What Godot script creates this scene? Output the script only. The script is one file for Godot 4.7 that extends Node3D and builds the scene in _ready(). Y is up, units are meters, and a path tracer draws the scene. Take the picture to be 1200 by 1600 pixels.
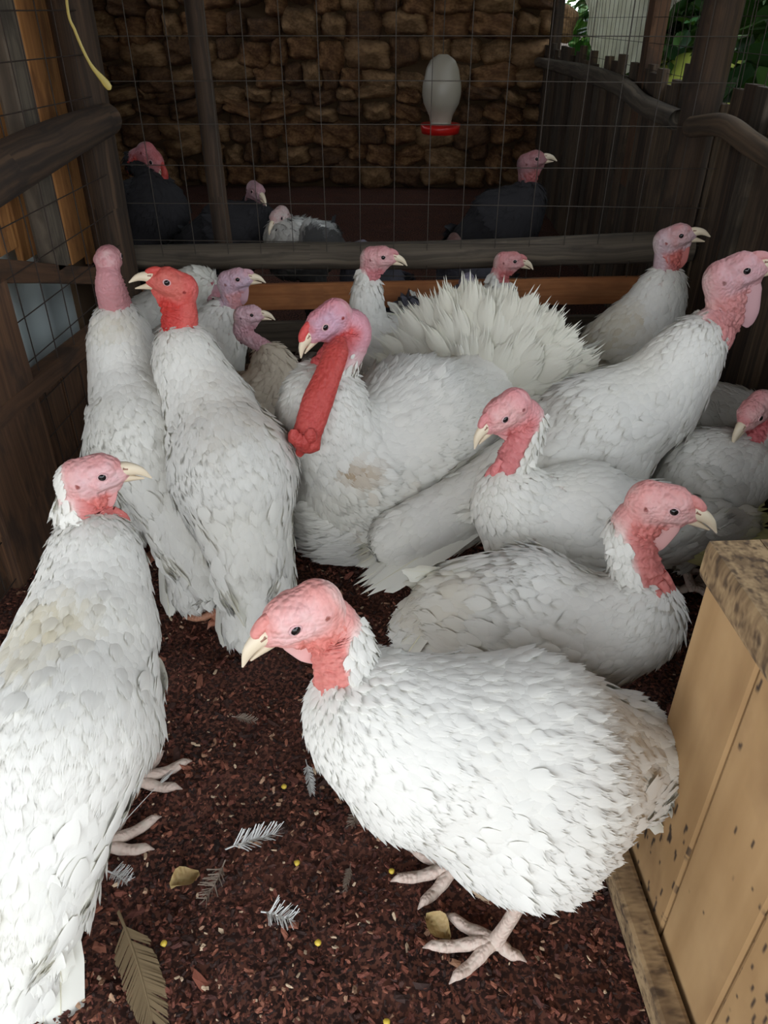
extends Node3D
# A small timber and wire turkey pen, open at the front where the daylight comes in.
# Pixel helpers: a pixel of the 1200x1600 frame gives a direction only; the distance comes from where the thing stands.
const FOCAL := 1186.0
const CAM_H := 1.1
var cam_basis := Basis.IDENTITY
var cam_pos := Vector3(0, CAM_H, 0)
var rng := RandomNumberGenerator.new()
var noise := FastNoiseLite.new()
var cell := FastNoiseLite.new()
var used := {}
var M := {}
var heads := {}

# ------------------------------------------------------------------ geometry helpers
class Field:
	var a := PackedVector3Array()
	var ba := PackedVector3Array()
	var inv := PackedFloat32Array()
	var ra := PackedFloat32Array()
	var dr := PackedFloat32Array()
	var kk := PackedFloat32Array()
	var fl := PackedFloat32Array()
	var flow := PackedFloat32Array()
	func add(p: Vector3, q: Vector3, r1: float, r2: float, k := 0.05, flat := 1.0, fw := -1.0) -> void:
		a.append(p); ba.append(q - p); inv.append(1.0 / maxf((q - p).length_squared(), 1e-9))
		ra.append(r1); dr.append(r2 - r1); kk.append(k); fl.append(flat); flow.append(fw)
	func d(p: Vector3) -> float:
		var res := 1e3
		for i in a.size():
			var v := p - a[i]
			v.z *= fl[i]
			var b := ba[i]
			var h := clampf(v.dot(b) * inv[i], 0.0, 1.0)
			var e := (v - b * h).length() - ra[i] - dr[i] * h
			var k := kk[i]
			if k < 0.0:                                     # a negative blend carves
				res = maxf(res, -e)
			else:
				var m := maxf(k - absf(res - e), 0.0) / k
				res = minf(res, e) - m * m * k * 0.25
		return res
	func grad(p: Vector3) -> Vector3:
		var s := 0.002
		var x := d(p)
		return Vector3(d(p + Vector3(s, 0, 0)) - x, d(p + Vector3(0, s, 0)) - x, d(p + Vector3(0, 0, s)) - x).normalized()
	func drift(p: Vector3) -> Vector3:                       # the way feathers lie, towards the tail
		var sum := Vector3.ZERO
		for i in a.size():
			var v := p - a[i]
			var b := ba[i]
			var h := clampf(v.dot(b) * inv[i], 0.0, 1.0)
			var e := maxf((v - b * h).length() - ra[i] - dr[i] * h, 0.0) + 0.012
			sum += b.normalized() * flow[i] / (e * e)
		return sum.normalized()

class Geo:
	var v := PackedVector3Array()
	var c := PackedColorArray()
	var uv := PackedVector2Array()
	var ix := PackedInt32Array()
	func put(p: Vector3, col := Color.WHITE, t := Vector2.ZERO) -> int:
		v.append(p); c.append(col); uv.append(t)
		return v.size() - 1
	func tri(i: int, j: int, k: int) -> void:
		ix.append(i); ix.append(j); ix.append(k)
	func rows(start: int, nr: int, nc: int, closed: bool) -> void:
		for r in nr - 1:
			for q in (nc if closed else nc - 1):
				var q2 := (q + 1) % nc
				var a0 := start + r * nc + q
				var a1 := start + r * nc + q2
				tri(a0, a0 + nc, a1); tri(a1, a0 + nc, a1 + nc)
	func fan(start: int, nc: int, mid: int, flip: bool) -> void:
		for q in nc:
			var q2 := (q + 1) % nc
			if flip: tri(start + q, mid, start + q2)
			else: tri(start + q2, mid, start + q)
	func box(lo: Vector3, hi: Vector3, col := Color.WHITE) -> void:
		for ax in 3:
			var b := (ax + 1) % 3
			var d := (ax + 2) % 3
			for s in 2:
				var o := v.size()
				for q in [[0, 0], [1, 0], [1, 1], [0, 1]]:
					var p := lo
					p[ax] = hi[ax] if s else lo[ax]
					p[b] = hi[b] if q[0] else lo[b]
					p[d] = hi[d] if q[1] else lo[d]
					put(p, col, Vector2(p[b] + p[ax], p[d] + 0.37 * p[ax]))
				if s: tri(o, o + 3, o + 1); tri(o + 1, o + 3, o + 2)
				else: tri(o, o + 1, o + 3); tri(o + 1, o + 2, o + 3)
	func normals() -> PackedVector3Array:
		var n := PackedVector3Array()
		n.resize(v.size())
		for t in range(0, ix.size(), 3):
			var f := (v[ix[t + 2]] - v[ix[t]]).cross(v[ix[t + 1]] - v[ix[t]])
			for q in 3: n[ix[t + q]] += f
		for i in n.size():
			n[i] = n[i].normalized() if n[i].length_squared() > 1e-20 else Vector3.UP
		return n
	func to(mesh: ArrayMesh, mat: Material, nrm := PackedVector3Array()) -> ArrayMesh:
		var arr := []
		arr.resize(Mesh.ARRAY_MAX)
		arr[Mesh.ARRAY_VERTEX] = v
		arr[Mesh.ARRAY_NORMAL] = nrm if nrm.size() == v.size() else normals()
		arr[Mesh.ARRAY_COLOR] = c
		arr[Mesh.ARRAY_TEX_UV] = uv
		arr[Mesh.ARRAY_INDEX] = ix
		mesh.add_surface_from_arrays(Mesh.PRIMITIVE_TRIANGLES, arr)
		mesh.surface_set_material(mesh.get_surface_count() - 1, mat)
		return mesh

func nets(f: Field, lo: Vector3, hi: Vector3, c: float, slack := 1.2) -> Geo:
	var g := Geo.new()
	var nx := int(ceil((hi.x - lo.x) / c))
	var ny := int(ceil((hi.y - lo.y) / c))
	var nz := int(ceil((hi.z - lo.z) / c))
	nx += (4 - nx % 4) % 4; ny += (4 - ny % 4) % 4; nz += (4 - nz % 4) % 4
	var sx := nx + 1
	var sxy := sx * (ny + 1)
	var val := PackedFloat32Array()
	val.resize(sxy * (nz + 1)); val.fill(99.0)
	var id := PackedInt32Array()
	id.resize(val.size()); id.fill(-1)
	var blocks: Array[Vector3i] = []
	var lim := 3.4642 * c * slack
	for bz in range(0, nz, 4):
		for by in range(0, ny, 4):
			for bx in range(0, nx, 4):
				if absf(f.d(lo + Vector3(bx + 2, by + 2, bz + 2) * c)) > lim: continue
				blocks.append(Vector3i(bx, by, bz))
				for k in range(bz, bz + 5):
					for j in range(by, by + 5):
						var o := k * sxy + j * sx + bx
						for i in 5:
							if val[o + i] == 99.0: val[o + i] = f.d(lo + Vector3(bx + i, j, k) * c)
	var corner := [0, 1, sx, sx + 1, sxy, sxy + 1, sxy + sx, sxy + sx + 1]
	var edges := [0, 1, 2, 3, 4, 5, 6, 7, 0, 2, 1, 3, 4, 6, 5, 7, 0, 4, 1, 5, 2, 6, 3, 7]
	var off := [Vector3(0, 0, 0), Vector3(1, 0, 0), Vector3(0, 1, 0), Vector3(1, 1, 0), Vector3(0, 0, 1), Vector3(1, 0, 1), Vector3(0, 1, 1), Vector3(1, 1, 1)]
	for b in blocks:
		for k in range(b.z, b.z + 4):
			for j in range(b.y, b.y + 4):
				for i in range(b.x, b.x + 4):
					var o := k * sxy + j * sx + i
					var neg := 0
					for q in corner:
						if val[o + q] < 0.0: neg += 1
					if neg == 0 or neg == 8: continue
					var sum := Vector3.ZERO
					var cnt := 0
					for e in 12:
						var e0: int = edges[e * 2]
						var e1: int = edges[e * 2 + 1]
						var v0 := val[o + corner[e0]]
						var v1 := val[o + corner[e1]]
						if (v0 < 0.0) == (v1 < 0.0): continue
						var p0: Vector3 = off[e0]
						sum += p0.lerp(off[e1], v0 / (v0 - v1)); cnt += 1
					id[o] = g.put(lo + (Vector3(i, j, k) + sum / cnt) * c)
	var step := [1, sx, sxy]
	for b in blocks:
		for k in range(maxi(b.z, 1), b.z + 4):
			for j in range(maxi(b.y, 1), b.y + 4):
				for i in range(maxi(b.x, 1), b.x + 4):
					var o := k * sxy + j * sx + i
					if id[o] < 0: continue
					for ax in 3:
						var s0 := val[o] < 0.0
						if s0 == (val[o + step[ax]] < 0.0): continue
						var u: int = step[(ax + 1) % 3]
						var w: int = step[(ax + 2) % 3]
						var qa := id[o - u - w]
						var qb := id[o - w]
						var qc := id[o]
						var qd := id[o - u]
						if qa < 0 or qb < 0 or qd < 0: continue
						if s0: g.tri(qa, qd, qb); g.tri(qb, qd, qc)
						else: g.tri(qa, qb, qd); g.tri(qb, qc, qd)
	return g

func spline(pts: Array, n: int) -> PackedVector3Array:       # Catmull-Rom through the points
	var out := PackedVector3Array()
	var m := pts.size()
	for i in n:
		var t := float(i) / (n - 1) * (m - 1)
		var s := mini(int(t), m - 2)
		var p1: Vector3 = pts[s]
		var p2: Vector3 = pts[s + 1]
		var p0: Vector3 = pts[s - 1] if s > 0 else p1 * 2.0 - p2
		var p3: Vector3 = pts[s + 2] if s + 2 < m else p2 * 2.0 - p1
		out.append(p1.cubic_interpolate(p2, p0, p3, t - s))
	return out

func ramp(keys: Array, t: float) -> float:                    # [t, value, t, value ...]
	if t <= keys[0]: return keys[1]
	for i in range(2, keys.size(), 2):
		if t <= keys[i]:
			return lerpf(keys[i - 1], keys[i + 1], (t - keys[i - 2]) / maxf(keys[i] - keys[i - 2], 1e-6))
	return keys[keys.size() - 1]

# a tube along a path; rad and flat are ramps over 0..1; rough adds lumps
func tube(g: Geo, path: PackedVector3Array, rad: Array, sides: int, col: Color, up := Vector3.UP, flat := [0.0, 1.0], rough := 0.0, freq := 20.0, cap := true) -> void:
	var start := g.v.size()
	var n := path.size()
	var nrm := up
	var run := 0.0
	for i in n:
		var t := (path[mini(i + 1, n - 1)] - path[maxi(i - 1, 0)]).normalized()
		if i > 0: run += path[i].distance_to(path[i - 1])
		nrm = nrm - t * nrm.dot(t)
		if nrm.length_squared() < 1e-6: nrm = t.cross(Vector3(0.3, 0.2, 0.9))
		nrm = nrm.normalized()
		var bi := t.cross(nrm)
		var f := float(i) / (n - 1)
		var r := ramp(rad, f)
		var w := ramp(flat, f)
		for q in sides:
			var an := TAU * q / sides
			var dir := nrm * cos(an) + bi * sin(an) * w
			var rr := r
			if rough > 0.0:
				rr *= 1.0 + rough * noise.get_noise_3dv((path[i] + dir * r) * freq * 10.0)
			g.put(path[i] + dir * rr, col, Vector2(run, float(q) / sides * r * TAU))
	g.rows(start, n, sides, true)
	if cap:
		var e0 := g.put(path[0], col, Vector2(0, 0))
		var e1 := g.put(path[n - 1], col, Vector2(run, 0))
		g.fan(start, sides, e0, true)
		g.fan(start + (n - 1) * sides, sides, e1, false)

# ------------------------------------------------------------------ naming and placing
func at(px: float, py: float, dist: float) -> Vector3:        # the point on a pixel's ray that lies dist metres into the pen
	var ray := cam_basis * Vector3((px - 600.0) / FOCAL, -(py - 800.0) / FOCAL, -1.0)
	return cam_pos + ray * (dist / -ray.z)

func ground(px: float, py: float, h := 0.0) -> Vector3:       # the point on a pixel's ray at height h
	var ray := cam_basis * Vector3((px - 600.0) / FOCAL, -(py - 800.0) / FOCAL, -1.0)
	return cam_pos + ray * ((h - cam_pos.y) / ray.y)

func numbered(called: String) -> String:
	var k: int = used.get(called, 0)
	used[called] = k + 1
	return called if k == 0 else "%s_%03d" % [called, k]

func tag(o: Node3D, label: String, category: String, group := "") -> Node3D:
	o.set_meta("label", label); o.set_meta("category", category)
	if group: o.set_meta("group", group)
	return o

func thing(called: String, label: String, category: String, where := Vector3.ZERO, group := "") -> Node3D:
	var o := Node3D.new()
	o.name = numbered(called)
	add_child(o)
	o.position = where
	return tag(o, label, category, group)

func structure(called: String, label: String) -> Node3D:
	var o := Node3D.new()
	o.name = numbered(called)
	add_child(o)
	o.set_meta("kind", "structure"); o.set_meta("label", label)
	return o

func part(called: String, mesh: Mesh, parent: Node3D, where := Vector3.ZERO) -> MeshInstance3D:
	var o := MeshInstance3D.new()
	o.name = called
	o.mesh = mesh
	parent.add_child(o, true)
	o.position = where
	return o

func srgb(r: float, g: float, b: float) -> Color:
	return Color(r / 255.0, g / 255.0, b / 255.0)

func lin(r: float, g: float, b: float) -> Color:              # for vertex colours
	return srgb(r, g, b).srgb_to_linear()

func picture(w: int, h: int, fn: Callable) -> ImageTexture:
	var im := Image.create(w, h, false, Image.FORMAT_RGB8)
	for y in h:
		for x in w:
			im.set_pixel(x, y, fn.call(float(x) / w, float(y) / h))
	im.generate_mipmaps()
	return ImageTexture.create_from_image(im)

func mat(col: Color, rough := 0.8, tex: Texture2D = null, vertex := false) -> StandardMaterial3D:
	var m := StandardMaterial3D.new()
	m.albedo_color = col
	m.roughness = rough
	if tex: m.albedo_texture = tex
	m.vertex_color_use_as_albedo = vertex
	m.cull_mode = BaseMaterial3D.CULL_DISABLED
	return m

# seamless noise: two taps blended over the border
func wrapn(n: FastNoiseLite, u: float, v: float, su: float, sv: float) -> float:
	var a := n.get_noise_2d(u * su, v * sv)
	var b := n.get_noise_2d((u - 1.0) * su, v * sv)
	var a2 := n.get_noise_2d(u * su, (v - 1.0) * sv)
	var b2 := n.get_noise_2d((u - 1.0) * su, (v - 1.0) * sv)
	return lerpf(lerpf(a, b, u), lerpf(a2, b2, u), v) * 1.5

func wood(dark: Color, light: Color, stain: Color, amount := 0.4, rough := 0.85) -> StandardMaterial3D:
	var seed0 := rng.randf() * 900.0
	var fn := func(u: float, v: float) -> Color:
		var warp := noise.get_noise_2d(u * 60.0 + seed0, v * 60.0) * 0.06
		var grain := wrapn(noise, u, v + warp, 40.0, 900.0) * 0.5 + wrapn(noise, u, v + warp, 90.0, 2600.0) * 0.35
		var c := dark.lerp(light, clampf(0.5 + grain, 0.0, 1.0))
		var s := wrapn(noise, u, v, 150.0 + seed0 * 0.01, 260.0) + 0.4 * wrapn(noise, u, v, 700.0, 900.0)
		return c.lerp(stain, clampf(s * 1.6 - 0.1, 0.0, 1.0) * amount)
	var m := mat(Color.WHITE, rough, picture(256, 256, fn))
	m.uv1_scale = Vector3(1.6, 3.2, 1)
	return m

# ------------------------------------------------------------------ turkeys
func feather_mesh(rag: float, points := 7, width := 1.0) -> ArrayMesh:    # one soft contour feather, 1 m long along +z, root at the origin
	var g := Geo.new()
	var nrm := PackedVector3Array()
	var cols := 11
	for r in points:
		var t := float(r) / (points - 1)
		var w := ramp([0.0, 0.08, 0.25, 0.24, 0.6, 0.30, 0.85, 0.26, 1.0, 0.14], t) * width
		for q in cols:
			var s := 1.0 - (float(q) / (cols - 1)) * 2.0
			var z := t
			if t > 0.5:
				z -= (t - 0.5) * 0.55 * s * s
				z += rag * (t - 0.5) * (0.35 if q % 2 == 0 else -0.35) * (0.6 + 0.4 * sin(q * 5.1))
			g.put(Vector3(s * w, 0.06 * sin(PI * t) - 0.05 * t * t - 0.16 * s * s * w, z))
			nrm.append(Vector3(s * 0.25, 1.0, 0.12 * (t - 0.3)).normalized())
	g.rows(0, points, cols, false)
	var own := g.normals()
	for i in own.size(): nrm[i] = nrm[i].lerp(own[i], 0.4).normalized()
	return g.to(ArrayMesh.new(), M.plume, nrm)

func quill_mesh(rag: float) -> ArrayMesh:                     # a long flight or tail feather with a raised shaft, 1 m along +z
	var g := Geo.new()
	var rows := 13
	var cols := 9
	for r in rows:
		var t := float(r) / (rows - 1)
		var w := ramp([0.0, 0.05, 0.12, 0.3, 0.5, 0.48, 0.9, 0.5, 1.0, 0.3], t)
		for q in cols:
			var s := 1.0 - (float(q) / (cols - 1)) * 2.0
			var z := t - (maxf(t - 0.8, 0.0) * 0.6 * s * s)
			z += rag * maxf(t - 0.35, 0.0) * (0.10 if q % 2 == 0 else -0.10)
			g.put(Vector3(s * w, -0.15 * s * s * w - 0.10 * t * t, z), lin(232, 229, 216))
	g.rows(0, rows, cols, false)
	var shaft := PackedVector3Array()
	for r in 8: shaft.append(Vector3(0, 0.012 - 0.10 * pow(r / 7.0, 2), r / 7.0 * 0.97))
	tube(g, shaft, [0.0, 0.03, 1.0, 0.006], 5, lin(236, 230, 205))
	return g.to(ArrayMesh.new(), M.plume)

func build_head(kind: String) -> Dictionary:
	var f := Field.new()
	f.add(Vector3(-0.018, 0.003, 0), Vector3(0.016, 0.004, 0), 0.0255, 0.0235, 0.02, 1.15)
	f.add(Vector3(0.014, 0.000, 0), Vector3(0.040, -0.007, 0), 0.0225, 0.0135, 0.02, 1.25)
	f.add(Vector3(-0.020, -0.010, 0), Vector3(-0.031, -0.062, 0), 0.0265, 0.0255, 0.02, 1.12)
	if kind == "tom":
		f.add(Vector3(0.020, -0.022, 0), Vector3(0.002, -0.044, 0), 0.018, 0.010, 0.010, 2.6)
		f.add(Vector3(-0.010, -0.040, 0), Vector3(-0.022, -0.085, 0), 0.021, 0.014, 0.014, 1.3)
	else:
		f.add(Vector3(0.012, -0.022, 0), Vector3(-0.014, -0.050, 0), 0.017, 0.012, 0.014, 2.2)
	for s in [-1.0, 1.0]:
		f.add(Vector3(0.004, 0.014, s * 0.017), Vector3(0.028, 0.012, s * 0.013), 0.0075, 0.0055, 0.008)   # brow
		f.add(Vector3(0.006, -0.008, s * 0.0185), Vector3(0.030, -0.012, s * 0.011), 0.0075, 0.005, 0.010)  # cheek
		f.add(Vector3(-0.020, 0.000, s * 0.021), Vector3(-0.018, 0.001, s * 0.021), 0.0078, 0.0078, 0.006)  # ear
		f.add(Vector3(-0.019, 0.000, s * 0.0305), Vector3(-0.019, 0.001, s * 0.031), 0.0035, 0.0035, -1.0)   # ear hole
		f.add(Vector3(0.0165, 0.005, s * 0.031), Vector3(0.0175, 0.005, s * 0.031), 0.0078, 0.0078, -1.0)   # eye socket
	var g := nets(f, Vector3(-0.075, -0.11, -0.045), Vector3(0.065, 0.045, 0.045), 0.0028, 3.4)
	var w := PackedColorArray()                               # r caruncle, g face, b fuzz
	var n := g.normals()
	for i in g.v.size():
		var p := g.v[i]
		var car := smoothstep(-0.018, -0.036, p.y) * smoothstep(0.016, 0.000, p.x + p.y * 0.25)
		var crown := smoothstep(0.018, 0.03, p.y) * 0.35 + smoothstep(0.028, 0.04, p.x) * smoothstep(0.0, 0.01, p.y) * 0.7
		var face := smoothstep(0.046, 0.016, Vector2(p.x - 0.012, p.y - 0.000).length())
		var fuzz := smoothstep(-0.031, -0.045, p.x - p.y * 0.12)
		w.append(Color(car, face, fuzz, crown))
		var bump := car * (1.0 - fuzz * 0.6) * 0.0055 + crown * 0.0020 + 0.0007
		g.v[i] = p + n[i] * bump * (cell.get_noise_3dv(Vector3(p.x, p.y * 0.6, p.z) * 1150.0) * -1.4 - 0.6) * 1.9
	return {"geo": g, "w": w, "n": g.normals()}

func beak_mesh(open: float) -> ArrayMesh:
	var g := Geo.new()
	var c1 := lin(224, 208, 180)
	tube(g, spline([Vector3(0.032, -0.004, 0), Vector3(0.048, -0.002, 0), Vector3(0.067, -0.010, 0), Vector3(0.081, -0.027, 0)], 12), [0.0, 0.0135, 0.35, 0.0115, 0.75, 0.0062, 1.0, 0.0012], 12, c1, Vector3.UP, [0.0, 0.95, 1.0, 0.8])
	var low := PackedVector3Array()
	for p in spline([Vector3(0.030, -0.013, 0), Vector3(0.048, -0.0165, 0), Vector3(0.071, -0.023, 0)], 8):
		low.append(Vector3(0.03, -0.013, 0) + (p - Vector3(0.03, -0.013, 0)).rotated(Vector3(0, 0, 1), -open))
	tube(g, low, [0.0, 0.0085, 0.5, 0.0065, 1.0, 0.0012], 10, lin(212, 194, 166), Vector3.UP, [0.0, 1.15, 1.0, 1.0])
	for s in [-1.0, 1.0]:                                     # nostrils
		tube(g, PackedVector3Array([Vector3(0.046, 0.003, s * 0.0085), Vector3(0.053, 0.0005, s * 0.0080)]), [0.0, 0.0022, 1.0, 0.0015], 6, lin(150, 110, 90))
	return g.to(ArrayMesh.new(), M.horn)

func shift(g: Geo, o: Vector3) -> void:
	for i in g.v.size(): g.v[i] -= o

func foot(g: Geo, ankle: Vector3, fwd: Vector3, hock: Vector3, col: Color) -> void:
	var side := fwd.cross(Vector3.UP).normalized()
	tube(g, spline([hock, hock.lerp(ankle, 0.5) - fwd * 0.004, ankle + Vector3(0, 0.016, 0)], 8), [0.0, 0.013, 0.15, 0.0105, 0.8, 0.0095, 1.0, 0.0125], 10, col, fwd, [0.0, 1.0], 0.05, 40.0)
	for k in 4:
		var an: float = [0.0, 0.62, -0.62, 2.7][k]
		var ln: float = [0.088, 0.070, 0.068, 0.034][k]
		var dir := fwd.rotated(Vector3.UP, an)
		var pts := []
		for q in 5:
			var t := q / 4.0
			pts.append(ankle + dir * ln * t + Vector3(0, 0.016 - 0.009 * t + 0.004 * sin(t * PI * 2.0 + 0.6), 0))
		pts.append(ankle + dir * (ln + 0.013) + Vector3(0, 0.003, 0))
		var path := spline(pts, 16)
		tube(g, path, [0.0, 0.0095, 0.2, 0.0085, 0.35, 0.0095, 0.5, 0.0078, 0.62, 0.0086, 0.8, 0.0066, 0.85, 0.0045, 1.0, 0.0008], 8, col, Vector3.UP, [0.0, 1.1], 0.06, 60.0)
		for q in range(g.v.size() - 2 - 16, g.v.size()): g.c[q] = g.c[q].lerp(lin(120, 105, 95), 0.4)

func turkey(s: Dictionary) -> Node3D:
	var dark: bool = s.get("dark", false)
	var T: Vector3 = s.T
	var Mi: Vector3 = s.M
	var B: Vector3 = s.B
	var r: Array = s.r
	var hs: float = s.get("hs", 1.0)
	var base := Vector3(Mi.x, 0, Mi.z)
	var root := thing("turkey", s.label, "turkey", base, "dark turkeys behind the divider" if dark else "white turkeys in the pen")
	var fwd := (B - T).normalized()
	var side := fwd.cross(Vector3.UP).normalized()
	var up := side.cross(fwd).normalized()
	var flat_fwd := Vector3(fwd.x, 0, fwd.z).normalized()
	var white: Color = s.get("tone", lin(236, 233, 224))
	# head frame
	var hp: Vector3 = s.head
	var hf: Vector3 = (Vector3(s.beak) - hp).normalized()
	var hu: Vector3 = s.get("head_up", Vector3.UP)
	hu = (hu - hf * hu.dot(hf)).normalized()
	var hb := Basis(hf, hu, hf.cross(hu))
	var hx := Transform3D(hb * hs, hp)
	# neck path
	var np := [B.lerp(s.neck[0], 0.45)]
	np.append_array(s.neck)
	np.append(hx * Vector3(-0.031, -0.056, 0))
	np.append(hx * Vector3(-0.024, -0.014, 0))
	var path := spline(np, 36)
	var nr: Array = s.get("nr", [0.06, 0.04, 0.028])
	nr = [nr[0] * 0.82, nr[1] * 0.85, nr[2]]
	var rad := [0.0, nr[0] * 1.1, 0.28, nr[0], 0.58, nr[1], 0.80, nr[2], 1.0, 0.023 * hs]
	var sk: float = s.get("sk", 0.62)
	# trunk
	var f := Field.new()
	f.add(T, Mi, r[0], r[1], 0.06)
	f.add(Mi, B, r[1], r[2], 0.06)
	f.add(B, path[2], r[2] * 0.85, nr[0] * 1.1, 0.06)
	var tip: Vector3 = s.tail
	f.add(T, T.lerp(tip, 0.7), r[0] * 0.95, r[0] * s.get("tw", 0.55), 0.05, 1.0, 1.0)
	var last := path[2]
	for k in 4:
		var i1 := int(2 + (35.0 * sk - 2) * (k + 1) / 4.0)
		f.add(last, path[i1], ramp(rad, (2 + (35.0 * sk - 2) * k / 4.0) / 35.0) + 0.002, ramp(rad, i1 / 35.0) + 0.002, 0.035)
		last = path[i1]
	var feet: Array = s.get("feet", [])
	if feet.is_empty():
		for q in [-1.0, 1.0]: feet.append(base + side * q * r[1] * 0.55 - flat_fwd * 0.01)
	var toe: Vector3 = s.get("toe", flat_fwd)
	var hocks := []
	for q in feet.size():
		var sg := signf((Vector3(feet[q]) - base).dot(side))
		if sg == 0.0: sg = 1.0
		var hock: Vector3 = Vector3(feet[q]) + Vector3(0, s.get("shank", 0.12), 0) - toe * 0.035
		var hip: Vector3 = Mi + side * sg * r[1] * 0.5 - up * r[1] * 0.35 - fwd * 0.01
		f.add(hip, hock, r[1] * 0.52, 0.022, 0.05, 1.0, 1.0)
		hocks.append(hock)
	for e in s.get("lumps", []):
		f.add(e[0], e[1], e[2], e[3], 0.06)
	var lo := Vector3(1e3, 1e3, 1e3)
	var hi := -lo
	for i in f.a.size():
		var m := maxf(f.ra[i], f.ra[i] + f.dr[i]) + 0.03
		for p in [f.a[i], f.a[i] + f.ba[i]]:
			lo = lo.min(p - Vector3.ONE * m); hi = hi.max(p + Vector3.ONE * m)
	var g := nets(f, lo, hi, s.get("cell", 0.0125))
	var nrm := g.normals()
	# plumage: soft contour feathers laid towards the tail
	var xf: Array[Transform3D] = []
	var cl := PackedColorArray()
	var keep: float = s.get("dense", 0.75)
	var size: float = s.get("size", 1.0)
	var lift: float = s.get("lift", 0.05)
	var stains_and_sun: Array = s.get("stains_and_sun", [])
	var breast_end := path[int(35.0 * sk)]
	for i in g.v.size():
		var p := g.v[i]
		g.c[i] = Color(white.r * 0.9, white.g * 0.9, white.b * 0.88)
		var n := nrm[i]
		if p.y < 0.06: continue
		var flow := f.drift(p)
		flow = (flow - n * flow.dot(n))
		if flow.length_squared() < 0.01: continue
		flow = flow.normalized()
		var near := clampf(p.distance_to(breast_end) / 0.25, 0.0, 1.0)
		for rep in 3:
			if rng.randf() > keep: continue
			var ln := lerpf(0.018, 0.036, near) * size * rng.randf_range(0.8, 1.25)
			var jit := Vector3(rng.randfn(), rng.randfn(), rng.randfn()) * 0.005
			place_feather(xf, cl, p + jit - n * (jit.dot(n) - 0.001), n, flow.rotated(n, rng.randfn(0.0, 0.13)), ln, lift * (1.0 + maxf(-n.y, 0.0) * 1.5) + absf(rng.randfn(0.0, 0.03)) + (0.22 * rng.randf() if rng.randf() < 0.07 else 0.0), feather_tone(p, white, stains_and_sun))
	# wings folded against the sides
	var axis := spline([B, Mi, T, T.lerp(tip, 0.6)], 25)
	var wing_open: float = s.get("wing_open", 0.0)
	for sd in [-1.0, 1.0]:
		if s.get("no_wing", false): continue
		var wg := Geo.new()
		var nu := 16
		var nv := 9
		var wn := PackedVector3Array()
		for iu in nu:
			var u := float(iu) / (nu - 1)
			var k := 2.0 + u * 18.0
			var c0 := axis[int(k)].lerp(axis[int(k) + 1], k - int(k))
			var R := ramp([0.0, r[2], 0.36, r[1], 0.72, r[0] * 1.05, 1.0, r[0] * 0.75], u * 0.92 + 0.06)
			var mid := deg_to_rad(ramp([0.0, 88.0, 0.5, 74.0, 1.0, 60.0], u) + s.get("wing_turn", 0.0))
			var half := deg_to_rad(ramp([0.0, 10.0, 0.12, 30.0, 0.4, 42.0, 0.75, 36.0, 1.0, 10.0], u))
			for iv in nv:
				var vv := ((float(iv) / (nv - 1)) * 2.0 - 1.0) * -float(sd)
				var th := mid + half * vv
				var dir: Vector3 = up * cos(th) + side * float(sd) * sin(th)
				var edge := 1.0 - pow(absf(vv), 3.0)
				wg.put(c0 + dir * (R + 0.002 + 0.009 * edge + wing_open * u * 0.03), white)
		wg.rows(0, nu, nv, false)
		wn = wg.normals()
		for iu in nu:
			for iv in nv:
				for rep in s.get("wing_rep", 6):
					var i := iu * nv + iv
					var nxt := mini(iu + 1, nu - 1) * nv + iv
					var prv := maxi(iu - 1, 0) * nv + iv
					var dir := (wg.v[nxt] - wg.v[prv]).normalized().rotated(wn[i], rng.randfn(0.0, 0.09))
					var p := wg.v[i] + (wg.v[nxt] - wg.v[i]) * rng.randf() + Vector3(rng.randfn(), rng.randfn(), rng.randfn()) * 0.004
					place_feather(xf, cl, p + wn[i] * 0.002, wn[i], dir, lerpf(0.034, 0.058, float(iu) / nu) * size, lift * 0.5 + absf(rng.randfn(0.0, 0.025)), feather_tone(p, white, stains_and_sun))
		shift(wg, base)
		var wing := part("wing", wg.to(ArrayMesh.new(), M.plume_body, wn), root)
		for k in 6:                                           # flight feathers
			var iu := 10 + (k % 3)
			var iv := 2 + k
			if iv > 7: iv = 7
			var i := iu * nv + iv
			var dir := (wg.v[(nu - 1) * nv + 4] - wg.v[i]).normalized()
			var q := part("flight_feather", M.quill, wing)
			q.transform = Transform3D(frame(wn[i], dir, 0.034, 0.10, 0.10 + 0.01 * k), wg.v[i] + wn[i] * 0.004)
			if dark: q.mesh = M.quill_dark
	# neck skin and head
	var i0 := int(35.0 * sk) - 4
	var bare := path.slice(i0)
	var brad := []
	for i in bare.size():
		brad.append(float(i) / (bare.size() - 1)); brad.append(ramp(rad, (i0 + i) / 35.0))
	var skin: Color = s.get("skin", lin(216, 160, 154))
	var car: Color = s.get("car", lin(205, 112, 104))
	var face: Color = s.get("face", lin(224, 182, 180))
	var fuzzc: Color = s.get("fuzz", white)
	var start := g.v.size()
	var fine := PackedVector3Array()
	for i in bare.size() * 4 - 3:
		fine.append(bare[i / 4].lerp(bare[mini(i / 4 + 1, bare.size() - 1)], (i % 4) / 4.0))
	tube(g, fine, brad, 36, skin, -hf, [0.0, 0.95], 0.0, 20.0, false)
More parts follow.
